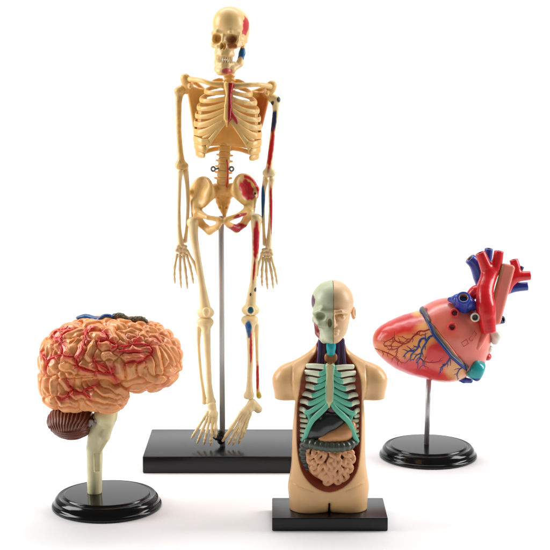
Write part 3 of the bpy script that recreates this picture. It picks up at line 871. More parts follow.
    cols = np.tile(np.array(PEACH), (len(V), 1))
    w = np.array([noise.noise(Vector(v) * 0.06) for v in V]) * 0.5 + 0.5
    cols = blend(cols, rgb(246, 182, 116), w)
    pink = [(0.75, 156, 340, 9, 7), (0.8, 138, 352, 16, 7), (0.6, 130, 338, 9, 6), (0.5, 110, 368, 12, 8), (0.5, 165, 386, 12, 4), (0.45, 60, 341, 8, 10)]
    for a, cx_, cy_, rx, ry in pink:
        en = np.sqrt(in_ell(p, cx_, cy_, rx, ry)); cols = blend(cols, rgb(214, 118, 88), a * np.clip(1.25 - en, 0, 1) * (V[:, 1] < y0))
    # red airbrush along the arteries
    AL = [lay(L, 0) for L in ARTERIES]
    near = np.full(len(V), 36.0)
    for L in AL:
        for u, v in zip(L[:-1], L[1:]):
            w_ = v - u; t = np.clip((V - u) @ w_ / (w_ @ w_ + 1e-9), 0, 1)
            near = np.minimum(near, ((V - u - t[:, None] * w_)**2).sum(1))
    near = np.sqrt(near)
    cols = blend(cols, rgb(212, 66, 48), np.clip(1.05 - near / 6.2 + 0.6 * (w - .5), 0, .8))
    m = plastic('peach_brain_plastic', PEACH, rough=0.27, var=0.05, bump=0.0, sss=0.04, coat=0.12, ssr=2.5, painted=True, scale=.06, bscale=.5)
    me = to_mesh('cerebrum', V, Q, True, cols)
    cer = link('cerebrum', me, m, root)
    bvh = BVHTree.FromPolygons([tuple(v) for v in V], [tuple(q) for q in Q])
    def snap(px, py, lift=0.2):
        d = Vector(ray(px, py)).normalized()
        h = bvh.ray_cast(camp, d)
        if h[0] is None: return None
        return np.array(h[0] + h[1] * lift), np.array(h[1])
    red = plastic('red_artery_paint', rgb(218, 36, 30), rough=0.3, var=0.15, bump=0.05)
    twigs = []
    rt = random.Random(5)
    for L in ARTERIES:
        P = spline([np.array(q, float) for q in L], 6)
        for i in range(5, len(P) - 3, 9):
            t = P[i + 1] - P[i - 1]; t /= np.linalg.norm(t) + 1e-9
            a = rt.choice((-1, 1)) * rt.uniform(0.6, 1.2); ln = rt.uniform(3.0, 5.5)
            u = np.array((t[0] * math.cos(a) - t[1] * math.sin(a), t[0] * math.sin(a) + t[1] * math.cos(a)))
            b = u + 0.5 * t
            twigs.append([tuple(P[i]), tuple(P[i] + u * ln * .5), tuple(P[i] + (u + b) * ln * .5)])
    for gi, L in enumerate(ARTERIES + twigs):
        P = spline([np.array(q, float) for q in L], 6)
        jit = np.array([[noise.noise(Vector((q[0] * .3, q[1] * .3, 3))), noise.noise(Vector((q[0] * .3, q[1] * .3, 9)))] for q in P]) * 0.9
        H_ = [snap(*q) for q in P + jit]
        H_ = [h for h in H_ if h is not None]
        if len(H_) < 4: continue
        pts = np.array([h[0] for h in H_]); nr = np.array([h[1] for h in H_])
        # ride over the folds rather than dive into every groove
        for _ in range(4):
            q = pts.copy(); q[1:-1] = 0.25 * pts[:-2] + 0.5 * pts[1:-1] + 0.25 * pts[2:]
            pts = q; nr[1:-1] = nr[:-2] + nr[1:-1] + nr[2:]; nr /= np.linalg.norm(nr, axis=1)[:, None]
        n = len(pts)
        wd = 0.85 + 0.2 * np.sin(np.arange(n) * .7); wd *= np.interp(np.arange(n), [0, n * .25, n * .8, n - 1], [.9, 1, .9, .5]) * (1 if gi < len(ARTERIES) else .55)
        tube('artery', pts, wd, wd * 0.7, red, cer, up=nr, sides=10)
    # blue vein and the olive-brown mesh on the crown, along the cleft
    def crown(px, yy, lift):
        q = W(px, 300, yy)
        h = bvh.ray_cast(Vector((q[0], y0 + yy, q[2] + 60)), Vector((0, 0, -1)))
        return np.array(h[0]) + (0, 0, lift)
    blue = plastic('blue_vein_paint', rgb(22, 88, 148), rough=0.25, var=0.2, bump=0.05)
    P = np.array([crown(a, 8 - 8 * (a - 76) / 34, 1.3) for a in np.linspace(77, 110, 14)]); 
    for _ in range(3): P[1:-1] = .25 * P[:-2] + .5 * P[1:-1] + .25 * P[2:]
    vs = sweep(P, np.interp(np.arange(14), [0, 4, 13], [2.2, 5.0, 4.2]), np.interp(np.arange(14), [0, 3, 10, 13], [1.2, 2.3, 2.3, 1.8]), sides=14)
    P2 = np.array([crown(a, b, 1.0) for a, b in ((96, 0), (103, -3), (109, -4), (112, -2), (114, 2))])
    vs2 = sweep(spline(P2, 4), 2.0, 1.7, sides=12)
    Vv, Fs = merge([vs, vs2]); link('vein', fixed('vein', Vv, Fs), blue, cer)
    olive = plastic('olive_brown_paint', rgb(96, 82, 52), rough=0.5, var=0.5, bump=0.8, scale=.35, bscale=.5)
    P = np.array([crown(a, -1 - 3 * (a - 112) / 30, 1.6) for a in np.linspace(112, 147, 18)])
    for _ in range(3): P[1:-1] = .25 * P[:-2] + .5 * P[1:-1] + .25 * P[2:]
    g = Field(P.min(0) - 8, P.max(0) + 8, 0.55)
    g.add(g.chain(P, list(np.interp(np.arange(18), [0, 3, 13, 17], [2.0, 2.9, 2.7, 1.2])), 1))
    g.d = g.d + 0.7 * np.sin(g.x * 1.5 + 2 * np.sin(g.y * .9)) * np.sin(g.y * 1.7) * np.sin(g.z * 1.3 + 1)
    build('sinus_mesh', g, olive, cer)

    # ---- cerebellum, finely ridged
    cc = W(71, 420, 0)
    f = Field(cc - (26, 34, 20), cc + (26, 34, 20), 0.5)
    f.add(f.ell(cc, (21.0, 28, 14.2)))
    f.add(f.ell(cc + (2, 0, -5), (17.5, 24, 11.5)), 3)
    f.cut(f.ell(cc + (26, 0, -9), (9, 40, 7)), 3)
    X, Y, Z = f.x - cc[0], f.y - cc[1], f.z - cc[2]
    th = np.arctan2(X + 3, Z + 24) ; rad = np.sqrt((X + 3)**2 + (Z + 24)**2)
    up = 1 / (1 + np.exp(-(Z + 3.5 - 0.12 * X) * 1.2))
    ridge = np.sin(th * 66 + 0.5 * np.sin(Z * .8) + .3 * np.sin(Y * .4)) * up * 0.55 + np.sin((Z - 0.0025 * X * X) * 2.3 + 0.4 * np.sin(X * .3)) * (1 - up) * 0.42
    f.d = f.d - ridge + 0.9 * np.exp(-((Z + 3.5 - .12 * X) / 0.7)**2)
    def paint_cb(V):
        X, Y, Z = (V - cc).T
        th = np.arctan2(X + 3, Z + 24); up = 1 / (1 + np.exp(-(Z + 3.5 - 0.12 * X) * 1.2))
        rr = np.sin(th * 66 + 0.5 * np.sin(Z * .8) + .3 * np.sin(Y * .4)) * up
        c = np.tile(np.array(rgb(104, 50, 32)), (len(V), 1))
        return blend(c, rgb(196, 150, 130), np.clip((rr - 0.45) * 1.7, 0, 0.75) * np.clip(1.2 - np.abs(X - 1) / 17, 0, 1))
    build('cerebellum', f, plastic('brown_cerebellum_plastic', (0, 0, 0), rough=0.32, var=0.12, bump=0.06, painted=True), root, 0, paint_cb)
    # ---- brain stem, which is also the post
    foot = W(94.5, 493, 0); foot[2] = 12.4
    f = Field(*bounds([W(94, 500, 0), W(110, 405, 0)], 22), 0.6)
    f.add(f.ell(W(105.5, 416, -5), (11.8 * k, 13, 11.5 * k)))
    f.add(f.ell(W(109, 410, -4), (9 * k, 11, 8 * k)), 3)
    top = W(98, 428, 0); mid = W(94.5, 448, 0)
    f.add(f.chain([top, mid, foot - (0, 0, 6)], [9.4 * k, 8.2 * k, 7.3 * k], 1), 5)
    f.add(f.chain([W(109, 424, -8), W(104.5, 437, -7), W(99, 450, -4)], [4.6, 4.8, 3.0], 1), 2)
    f.cut(f.cone(W(109, 434, -15), W(104, 446, -13), 1.6, 1.2), 0.8)
    f.cut(f.box(W(96.5, 463, -7), (2.2, 2.4, 8.5), 0.6), 0.8)
    f.cut(f.chain([W(95, 424, -14), W(101, 431, -13), W(110, 433, -15)], 1.0), 0.6)
    f.cut(f.box(foot - (0, 0, 12), (20, 20, 12.0)), 0)
    build('brainstem', f, plastic('pale_green_plastic', rgb(226, 218, 170), rough=0.2, var=0.06, bump=0.08, sss=0.15, ssr=2), root)
    g = Field(W(92, 423, -10) - 5, W(92, 423, -10) + 5, 0.4)
    for q, r in (((91, 422), 2.4), ((94, 424.5), 2.0), ((89.5, 425), 1.6), ((96, 420.5), 1.7)): g.add(g.ball(W(q[0], q[1], -14), r), .6)
    build('nerve_knot', g, plastic('grey_nerve_paint', rgb(150, 140, 132), rough=.35), root)
brain()
# ================================================================== the heart on its stand
def heart():
    c0 = on_level(428, 456, 0.0); y0 = c0[1]
    def W(px, py, d=0.0): return on_plane(px, py, y0 + d)
    k = (y0 - YC) / ray(428, 340)[1]
    root = thing('heart_model', 'red and salmon heart model on a steel rod over a round black stand', 'heart model', c0)
    round_base(c0, root)
    a, b = W(426.5, 447, 0), W(429, 372, 0)
    V, Fs = sweep([(a[0], a[1], 12.0), tuple(b)], 2.6, sides=28, cap=False)
    link('rod', fixed('rod', V, Fs), STEEL, root)

    SALMON = rgb(224, 106, 90); RED = rgb(208, 20, 28); BLUE = rgb(30, 58, 150); CREAM = rgb(230, 142, 88)
    pr = plastic('painted_heart_plastic', SALMON, rough=0.28, var=0.05, bump=0.0, painted=True, coat=0.3, scale=.1, bscale=.3, rvar=.04)
    # ---- ventricles
    f = Field(W(368, 386, 0) - (0, 42, 0), W(478, 300, 0) + (0, 42, 0), 0.7)
    f.add(f.chain([W(388.5, 340.5, -2), W(400, 342.5, -1), W(414, 343.5, 0), W(430, 344, 0), W(441, 346, 0)], [16.0 * k, 23.8 * k, 30.4 * k, 34.2 * k, 35.6 * k], 5))
    f.add(f.ell(W(452, 361, -4), (22 * k, 24, 19 * k)), 8)
    gx, gz = W(419, 308, 0)[[0, 2]]; hx, hz = W(466, 371, 0)[[0, 2]]
    nx, nz = -(hz - gz), (hx - gx); L_ = math.hypot(nx, nz); nx /= L_; nz /= L_        # points up right
    if nx < 0: nx, nz = -nx, -nz
    side = (f.x - gx) * nx + (f.z - gz) * nz + 0 * f.y + 0.0025 * (f.y - y0)**2 * -1
    f.d = -smin(-f.d, -(side - 0.3), 1.2)
    X, Z = f.x, f.z
    f.d = f.d + 0.12 * np.sin(X * .5 + Z * .3) * np.sin(Z * .42) * np.sin(f.y * .3)
    def paint_v(V):
        p = pix(V); n = len(V)
        w = np.array([noise.noise(Vector(v) * 0.09) for v in V]); w2 = np.array([noise.noise(Vector(v) * 0.25) for v in V])
        c = np.tile(np.array(CREAM), (n, 1))
        c = blend(c, rgb(238, 180, 108), np.clip(1.3 - np.sqrt(in_ell(p, 424, 344, 15, 17, 20)) + w, 0, 1) * .8)
        sm = lambda e, s=1.6: np.clip((1.18 - e) * s, 0, 1)
        c = blend(c, rgb(208, 40, 38), sm(np.sqrt(in_ell(p, 402, 323.5, 24, 12, -18)) + .25 * w, 2.2))
        c = blend(c, rgb(216, 60, 52), sm(np.sqrt(in_ell(p, 386, 331, 17, 9, -42)) + .25 * w, 1.6))
        c = blend(c, rgb(214, 56, 56), sm(np.sqrt(in_ell(p, 438, 355, 16, 14, 20)) + .2 * w, 2.2))
        lo = (p[:, 1] - (347 + (p[:, 0] - 372) * 0.46)) / 9
        c = blend(c, rgb(208, 56, 62), np.clip(lo + .35 * w, 0, 1) * (p[:, 0] < 450))
        c = blend(c, rgb(214, 60, 62), sm(np.sqrt(in_ell(p, 423, 371, 38, 10, 16)) + .2 * w, 1.6))
        c = blend(c, rgb(226, 160, 104), sm(np.sqrt(in_ell(p, 455, 370, 10, 10, 0)) + .2 * w, 2))
        c = blend(c, rgb(238, 176, 100), sm(np.sqrt(in_ell(p, 419, 311, 8, 6, -30)), 1.5))
        c = blend(c, rgb(206, 112, 50), np.clip(w2 - .25, 0, 1) * (np.sqrt(in_ell(p, 455, 368, 12, 12, 0)) < 1))
        back = np.clip((V[:, 1] - y0 - 6) / 10, 0, 1)
        return blend(c, rgb(206, 62, 58), back)
    Vv, Q = f.mesh(1)
    ven = link('ventricles', to_mesh('ventricles', Vv, Q, True, paint_v(Vv)), pr, root)
    bv = BVHTree.FromPolygons([tuple(v) for v in Vv], [tuple(q) for q in Q])
    # ---- atria
    f = Field(W(414, 388, 0) - (0, 42, 0), W(500, 292, 0) + (0, 42, 0), 0.7)
    f.add(f.ell(W(449, 334, 0), (38 * k, 34, 36.5 * k)))
    f.add(f.ell(W(466, 338, 0), (25 * k, 29, 35 * k)), 6)
    f.add(f.ell(W(467, 361, 0), (16 * k, 26, 18 * k)), 6)
    f.add(f.ell(W(432, 320, 0), (14 * k, 24, 13 * k)), 6)
    side = (f.x - gx) * nx + (f.z - gz) * nz + 0 * f.y - 0.0025 * (f.y - y0)**2
    f.d = -smin(-f.d, -(-side - 0.2), 1.2)
    for q in ((454.5, 312.5), (452, 327.2)):
        f.cut(f.ball(W(q[0], q[1], -33), 3.2), 1)
    def paint_a(V):
        p = pix(V); c = np.tile(np.array(SALMON), (len(V), 1))
        w = np.array([noise.noise(Vector(v) * 0.1) for v in V])
        c = blend(c, rgb(228, 132, 112), np.clip(.4 + w, 0, 1) * .6)
        e = np.sqrt(in_ell(p, 426, 309.5, 1.6, 1.8)); c = blend(c, rgb(150, 20, 30), (1.2 - e) * 3)
        return c
    Va, Qa = f.mesh(1)
    atr = link('atria', to_mesh('atria', Va, Qa, True, paint_a(Va)), pr, root)
    ba = BVHTree.FromPolygons([tuple(v) for v in Va], [tuple(q) for q in Qa])
    camp = Vector((0, YC, H))
    def snap(bvh, px, py, lift=0.15):
        h = bvh.ray_cast(camp, Vector(ray(px, py)).normalized())
        return None if h[0] is None else (np.array(h[0] + h[1] * lift), np.array(h[1]))
    def vessel(name, L, r, mat, bvhs, wob_=0.7, flat=0.6, taper=0.45, lift=0.1, parent=None):
        P = spline([np.array(q, float) for q in L], 6)
        j = np.array([[noise.noise(Vector((q[0] * .35, q[1] * .35, 1))), noise.noise(Vector((q[0] * .35, q[1] * .35, 5)))] for q in P]) * wob_
        hs = []
        for q in P + j:
            best = None
            for bvh in bvhs:
                s = snap(bvh, q[0], q[1], lift)
                if s is not None and (best is None or s[0][1] < best[0][1]): best = s
            if best is not None: hs.append(best)
        if len(hs) < 3: return
        pts = np.array([h[0] for h in hs]); nr = np.array([h[1] for h in hs])
        for _ in range(2): pts[1:-1] = .25 * pts[:-2] + .5 * pts[1:-1] + .25 * pts[2:]
        n = len(pts); wd = r * np.interp(np.arange(n), [0, n * .5, n - 1], [1, .85, taper])
        tube(name, pts, wd, wd * flat, mat, parent or ven, up=nr, sides=10)
    bl = plastic('blue_vessel_paint', rgb(38, 56, 118), rough=0.3, var=0.15, bump=0.03)
    gr = plastic('grey_groove_paint', rgb(96, 88, 84), rough=0.4, var=0.2, bump=0.03)
    rd = plastic('dark_red_vessel_paint', rgb(158, 28, 26), rough=0.3, var=0.15, bump=0.03)
    G = [(418, 306.5), (424, 315), (430, 326), (434, 335), (442, 345), (450, 355), (453, 358), (460, 364), (466, 369)]
    vessel('groove_band', [(x + 1.6, y - 1.2) for x, y in spline([np.array(q) for q in G], 3)], 2.3, gr, [bv, ba], .1, .35, 1.0, 0.5)
    vessel('coronary_vein', G, 1.9, bl, [bv, ba], .3, .7, 1.0, 0.6)
    VL = []
    for L, r in (([(434, 335), (429, 337), (427, 341), (423, 347), (421, 353), (420, 358), (416, 363)], .95), ([(427, 341), (424, 338), (420, 340), (418, 347), (415, 351), (410, 351), (407, 352), (403, 357)], .95),
                 ([(415, 351), (411, 355), (410, 361)], .6), ([(421, 353), (416, 356), (413, 361)], .6), ([(418, 347), (413, 346)], .6), ([(452, 357), (449, 360), (446, 364), (441, 368), (440.5, 373)], .9),
                 ([(463, 367), (459, 370), (457, 375), (459, 379)], .7), ([(446, 364), (443, 364)], .6), ([(420, 358), (424, 362), (424, 366)], .6)):
        vessel('coronary_vein', L, r * 1.2, bl, [bv]); VL.append((L, r, bl))
    for L, r in (([(429, 329), (424, 331), (419, 331), (415, 335), (411, 339), (409, 342), (403, 344), (399, 342.5), (395, 340), (393, 337), (391, 339), (384, 343), (385, 346.5), (390, 345), (394, 342)], .7),
                 ([(403, 344), (398, 348), (397, 352), (396, 357), (399, 362)], .6), ([(373, 348), (380, 350), (390, 354), (397, 358), (402, 364)], .6), ([(398, 348), (392, 350), (387, 349)], .5),
                 ([(391, 345), (392, 350)], .5), ([(411, 339), (406, 339), (402, 336)], .5), ([(396, 357), (391, 359)], .5), ([(425, 362), (433, 362.5), (442, 361)], .5), ([(426, 357), (424, 363), (425, 368)], .5),
                 ([(417, 333), (421, 336), (423, 334)], .5), ([(382, 351), (384, 355)], .5)):
        vessel('coronary_artery', L, r * 1.15, rd, [bv]); VL.append((L, r, rd))
    rt = random.Random(3)
    for (L, r, m) in VL:
        P = spline([np.array(q, float) for q in L], 6)
        for i in range(4, len(P) - 2, 6):
            t = P[i + 1] - P[i - 1]; t /= np.linalg.norm(t) + 1e-9
            a = rt.choice((-1, 1)) * rt.uniform(.6, 1.1); ln = rt.uniform(3, 6)
            u = np.array((t[0] * math.cos(a) - t[1] * math.sin(a), t[0] * math.sin(a) + t[1] * math.cos(a)))
            vessel('vessel_twig', [tuple(P[i]), tuple(P[i] + u * ln * .5), tuple(P[i] + (2 * u + .6 * t) * ln * .5)], r * .6, m, [bv])
    mk = plastic('brown_line_paint', rgb(150, 66, 58), rough=.4)
    for L in ([(461.5, 342.5), (466.5, 339.5), (468.5, 343.5), (463.5, 346.5), (461.5, 342.5)], [(469, 339), (474.5, 331), (476.5, 333.5), (471.5, 341.5), (469, 339)]):
        P = []
        for q in L:
            s = snap(ba, q[0], q[1], 0.05)
            if s is not None: P.append(s[0])
        parts = [sweep([P[i], P[i + 1]], 0.28, sides=6) for i in range(len(P) - 1)]
        V, Fs = merge(parts); link('raised_frame', fixed('raised_frame', V, Fs), mk, atr)

    # ---- cut vessels
    def stub(name, P, R, col, hole=0.62, depth=5, inner=rgb(70, 16, 20), extra=(), rim=None, ends=None):
        pts = [W(*q) for q in P]
        f = Field(*bounds(pts + [W(*q) for e in extra for q in e[0]], max(R) + 5), 0.55)
        n4 = 4 * (len(pts) - 1) + 1
        f.add(f.chain(spline(pts, 4), list(np.interp(np.arange(n4) / 4, np.arange(len(pts)), R)), 0))
        tips = [(pts[-2], pts[-1], R[-1])]
        for (E, RE) in extra:
            ep = [W(*q) for q in E]
            n4 = 4 * (len(ep) - 1) + 1
            f.add(f.chain(spline(ep, 4), list(np.interp(np.arange(n4) / 4, np.arange(len(ep)), RE)), 0), 3.0); tips.append((ep[-2], ep[-1], RE[-1]))
        holes = []
        for (a, b, r) in tips:
            u = (b - a) / np.linalg.norm(b - a)
            # square end
            x, y, z = f.rel(b)
            pl = x * u[0] + y * u[1] + z * u[2]
            near = np.sqrt(x * x + y * y + z * z)
            f.d = np.where(near < r * 1.9 + 2, -smin(-f.d, -(pl - 0.0), 0.8), f.d)
            if hole > 0:
                f.cut(f.cone(b - u * depth, b + u * 3, r * hole * .8, r * hole), 0.8); holes.append((b - u * depth, b, r * hole))
        def paint(V):
            c = np.tile(np.array(col), (len(V), 1))
            for a, b, r in holes:
                u = (b - a); L = np.linalg.norm(u); u /= L
                t = (V - a) @ u; q = np.linalg.norm(V - a - t[:, None] * u, axis=1)
                c = blend(c, inner, ((r + 0.45) - q) * 3 * ((t > -1.5) & (t < L + 0.2)))
            return c
        return build(name, f, pr, root, 1, paint)
    TANI = rgb(150, 112, 84)
    stub('vena_cava', [(484, 288, 8), (480.5, 276, 7), (476, 265, 6), (469.5, 258.3, 5)], [7.0, 7.8, 6.7, 5.6], BLUE, .6, 5, TANI)
    stub('vena_cava', [(486, 268, 12), (488, 256, 11), (488.8, 248.5, 10)], [4.4, 4.4, 4.1], BLUE, .55, 4, rgb(60, 40, 60))
    stub('aorta', [(486, 312, -24), (485, 300, -22), (485, 289, -16), (488.5, 275, -8), (485.2, 265, -8), (480, 252.5, -8)], [9.0, 8.9, 8.7, 7.7, 6.0, 5.1], RED, .6, 5, rgb(96, 24, 20),
         extra=[([(489, 276, -8), (495, 268, -6), (497.5, 260, -6), (499, 250.8, -6)], [7.2, 6.0, 5.2, 4.7]), ([(485.6, 306, -24), (487.5, 322, -26), (489, 333, -27)], [8.9, 8.0, 6.9]), ])
    stub('pulmonary_arch', [(483, 293, -14), (476, 291.5, -13), (470, 297, -12)], [7.4, 6.5, 5.2], RED, 0)
    stub('pulmonary_artery', [(506, 290, 4), (512, 279, 3), (520, 276.4, 2), (530.5, 275.5, 2)], [5.0, 5.6, 4.9, 4.5], RED, .5, 4, rgb(120, 16, 20), extra=[([(513, 279, 3), (516, 270, 3), (513.5, 259.5, 3)], [5.2, 4.8, 4.3])])
    stub('vein_stub', [(517, 278, 9), (519, 272, 9), (521.5, 266, 9)], [3.2, 3.2, 3.0], rgb(34, 40, 96), .5, 3, rgb(30, 26, 50))
    stub('pulmonary_vein', [(504, 291, 9), (514, 287.6, 8), (528, 286.2, 7)], [5.0, 4.8, 4.3], BLUE, .5, 3, rgb(24, 30, 90))
    stub('vein_stub', [(492, 322, 2), (498, 320.5, 0), (503.5, 319.5, -4)], [4.2, 4.2, 4.0], rgb(30, 44, 100), .55, 3, rgb(26, 30, 50))
    stub('pulmonary_trunk', [(463, 306, -16), (463.4, 300, -26), (463.6, 297.5, -30)], [9.0, 7.6, 7.0], BLUE, .62, 6, TANI, extra=[])
    f = Field(W(446, 312, -30) - (2, 6, 2), W(480, 290, -6) + (2, 6, 2), 0.6)
    f.add(f.chain([W(450, 299.5, -14), W(458, 300, -20), W(468, 303, -22), W(474, 306, -20)], [2.6, 6, 6.4, 4.6], 2))
    build('pulmonary_trunk_root', f, plastic('blue_vessel_plastic', BLUE, rough=.28, var=.08, bump=.04, coat=.25), root)
    for q in ((454.5, 312.8), (452, 327.2)):
        s = snap(ba, q[0] - 5.6, q[1])
        d = s[0][1] - y0 if s is not None else -32
        stub('vein_opening', [(q[0], q[1], d + 2), (q[0] + .2, q[1], d - 4.2)], [4.8, 4.4], rgb(214, 44, 52), .6, 5, rgb(110, 18, 28))
    stub('valve_ring', [(474.5, 317, -20), (475.3, 317.4, -30.5)], [5.0, 4.4], rgb(226, 220, 204), .66, 5, rgb(128, 130, 112))
    f = Field(*bounds([W(509, 262, -12), W(490, 326, -16)], 10), 0.55)
    f.add(f.box((W(507.5, 264, -4) + W(494, 324, -11)) / 2, (7.0, 4.2, np.linalg.norm(W(507.5, 264, -7) - W(493, 324, -14)) / 2), 3.4,
          Matrix(np.array([np.cross((0, 1, 0), (lambda u: u / np.linalg.norm(u))(W(507.5, 264, -7) - W(493, 324, -14))), (0, 1, 0), (lambda u: u / np.linalg.norm(u))(W(507.5, 264, -7) - W(493, 324, -14))]).T.tolist()).to_3x3()))
    def paint_o(V):
        p = pix(V); c = np.tile(np.array(rgb(222, 122, 104)), (len(V), 1))
        e = p[:, 0] - (502.9 - (p[:, 1] - 264) * 0.242)
        return blend(c, rgb(176, 168, 118), (1.2 - e) * 2)
    build('windpipe_strip', f, pr, root, 1, paint_o)
    f = Field(*bounds([W(486, 336, -20), W(476, 348, -24), W(500, 338, 0)], 10), 0.6)
    f.add(f.chain([W(485, 332, -22), W(480, 341, -24), W(477, 347, -25)], [4.5, 4.5, 3.6], 1))
    build('salmon_vessel', f, plastic('salmon_plastic', SALMON, rough=.28, var=.06, bump=.05, coat=.25), root)
    f = Field(*bounds([W(492, 328, -12), W(498, 344, -10), W(490, 352, -6)], 9), 0.6)
    f.add(f.chain([W(491, 328, -10), W(496.5, 336, -12), W(495, 341, -10)], [4, 5, 4], 1)); f.add(f.ball(W(489, 349, -8), 4), 3)
    build('white_vessel', f, plastic('white_plastic', rgb(226, 220, 206), rough=.28, var=.06, bump=.05, coat=.25), root)
    f = Field(*bounds([W(488, 358, 0)], 11), 0.6)
    f.add(f.ell(W(487, 356.5, -2), (4.6, 7, 4.2)))
    build('red_knob', f, plastic('red_plastic', rgb(196, 40, 44), rough=.28, var=.06, bump=.05, coat=.25), root)
    f = Field(W(456, 390, 0) - (0, 32, 0), W(494, 350, 0) + (0, 32, 0), 0.6)
    f.add(f.box(W(474.8, 367.8, -12), (7.4, 20, 10.2), 3.6, Matrix.Rotation(math.radians(27), 3, 'Y')))
    f.keep(f.ell(W(474.3, 368.0, -9), (13.5, 24, 16)), 3)
    def paint_t(V):
        p = pix(V); c = np.tile(np.array(rgb(24, 158, 160)), (len(V), 1))
        e = (p[:, 1] - 379.5)
        return blend(c, rgb(28, 48, 130), np.clip(e + 1.5, 0, 1))
    build('teal_valve', f, pr, root, 1, paint_t)
    f = Field(*bounds([W(455, 379, -6), W(472, 381, -4)], 8), 0.6)
    f.add(f.chain([W(454, 377, -10), W(464, 380, -8), W(470.5, 381, -6)], [2.2, 3.2, 2.4], 1))
    build('blue_edge_vessel', f, plastic('deep_blue_plastic', rgb(30, 52, 140), rough=.28, var=.06, bump=.05, coat=.25), root)
heart()
# ================================================================== the open torso on its slab
def poly_sdf(x, z, P):
    """signed distance to a closed polygon in the x-z plane (negative inside)"""
    d = None; inside = np.zeros(np.broadcast(x, z).shape, bool)
    n = len(P)
    for i in range(n):
        a, b = P[i], P[(i + 1) % n]
        ux, uz = b[0] - a[0], b[1] - a[1]
        t = np.clip(((x - a[0]) * ux + (z - a[1]) * uz) / (ux * ux + uz * uz + 1e-9), 0, 1)
        q = (x - a[0] - t * ux)**2 + (z - a[1] - t * uz)**2
        d = q if d is None else np.minimum(d, q)
        c = ((a[1] > z) != (b[1] > z)) & (x < (b[0] - a[0]) * (z - a[1]) / (b[1] - a[1] + 1e-12) + a[0])
        inside ^= c
    return np.sqrt(d) * np.where(inside, -1, 1)

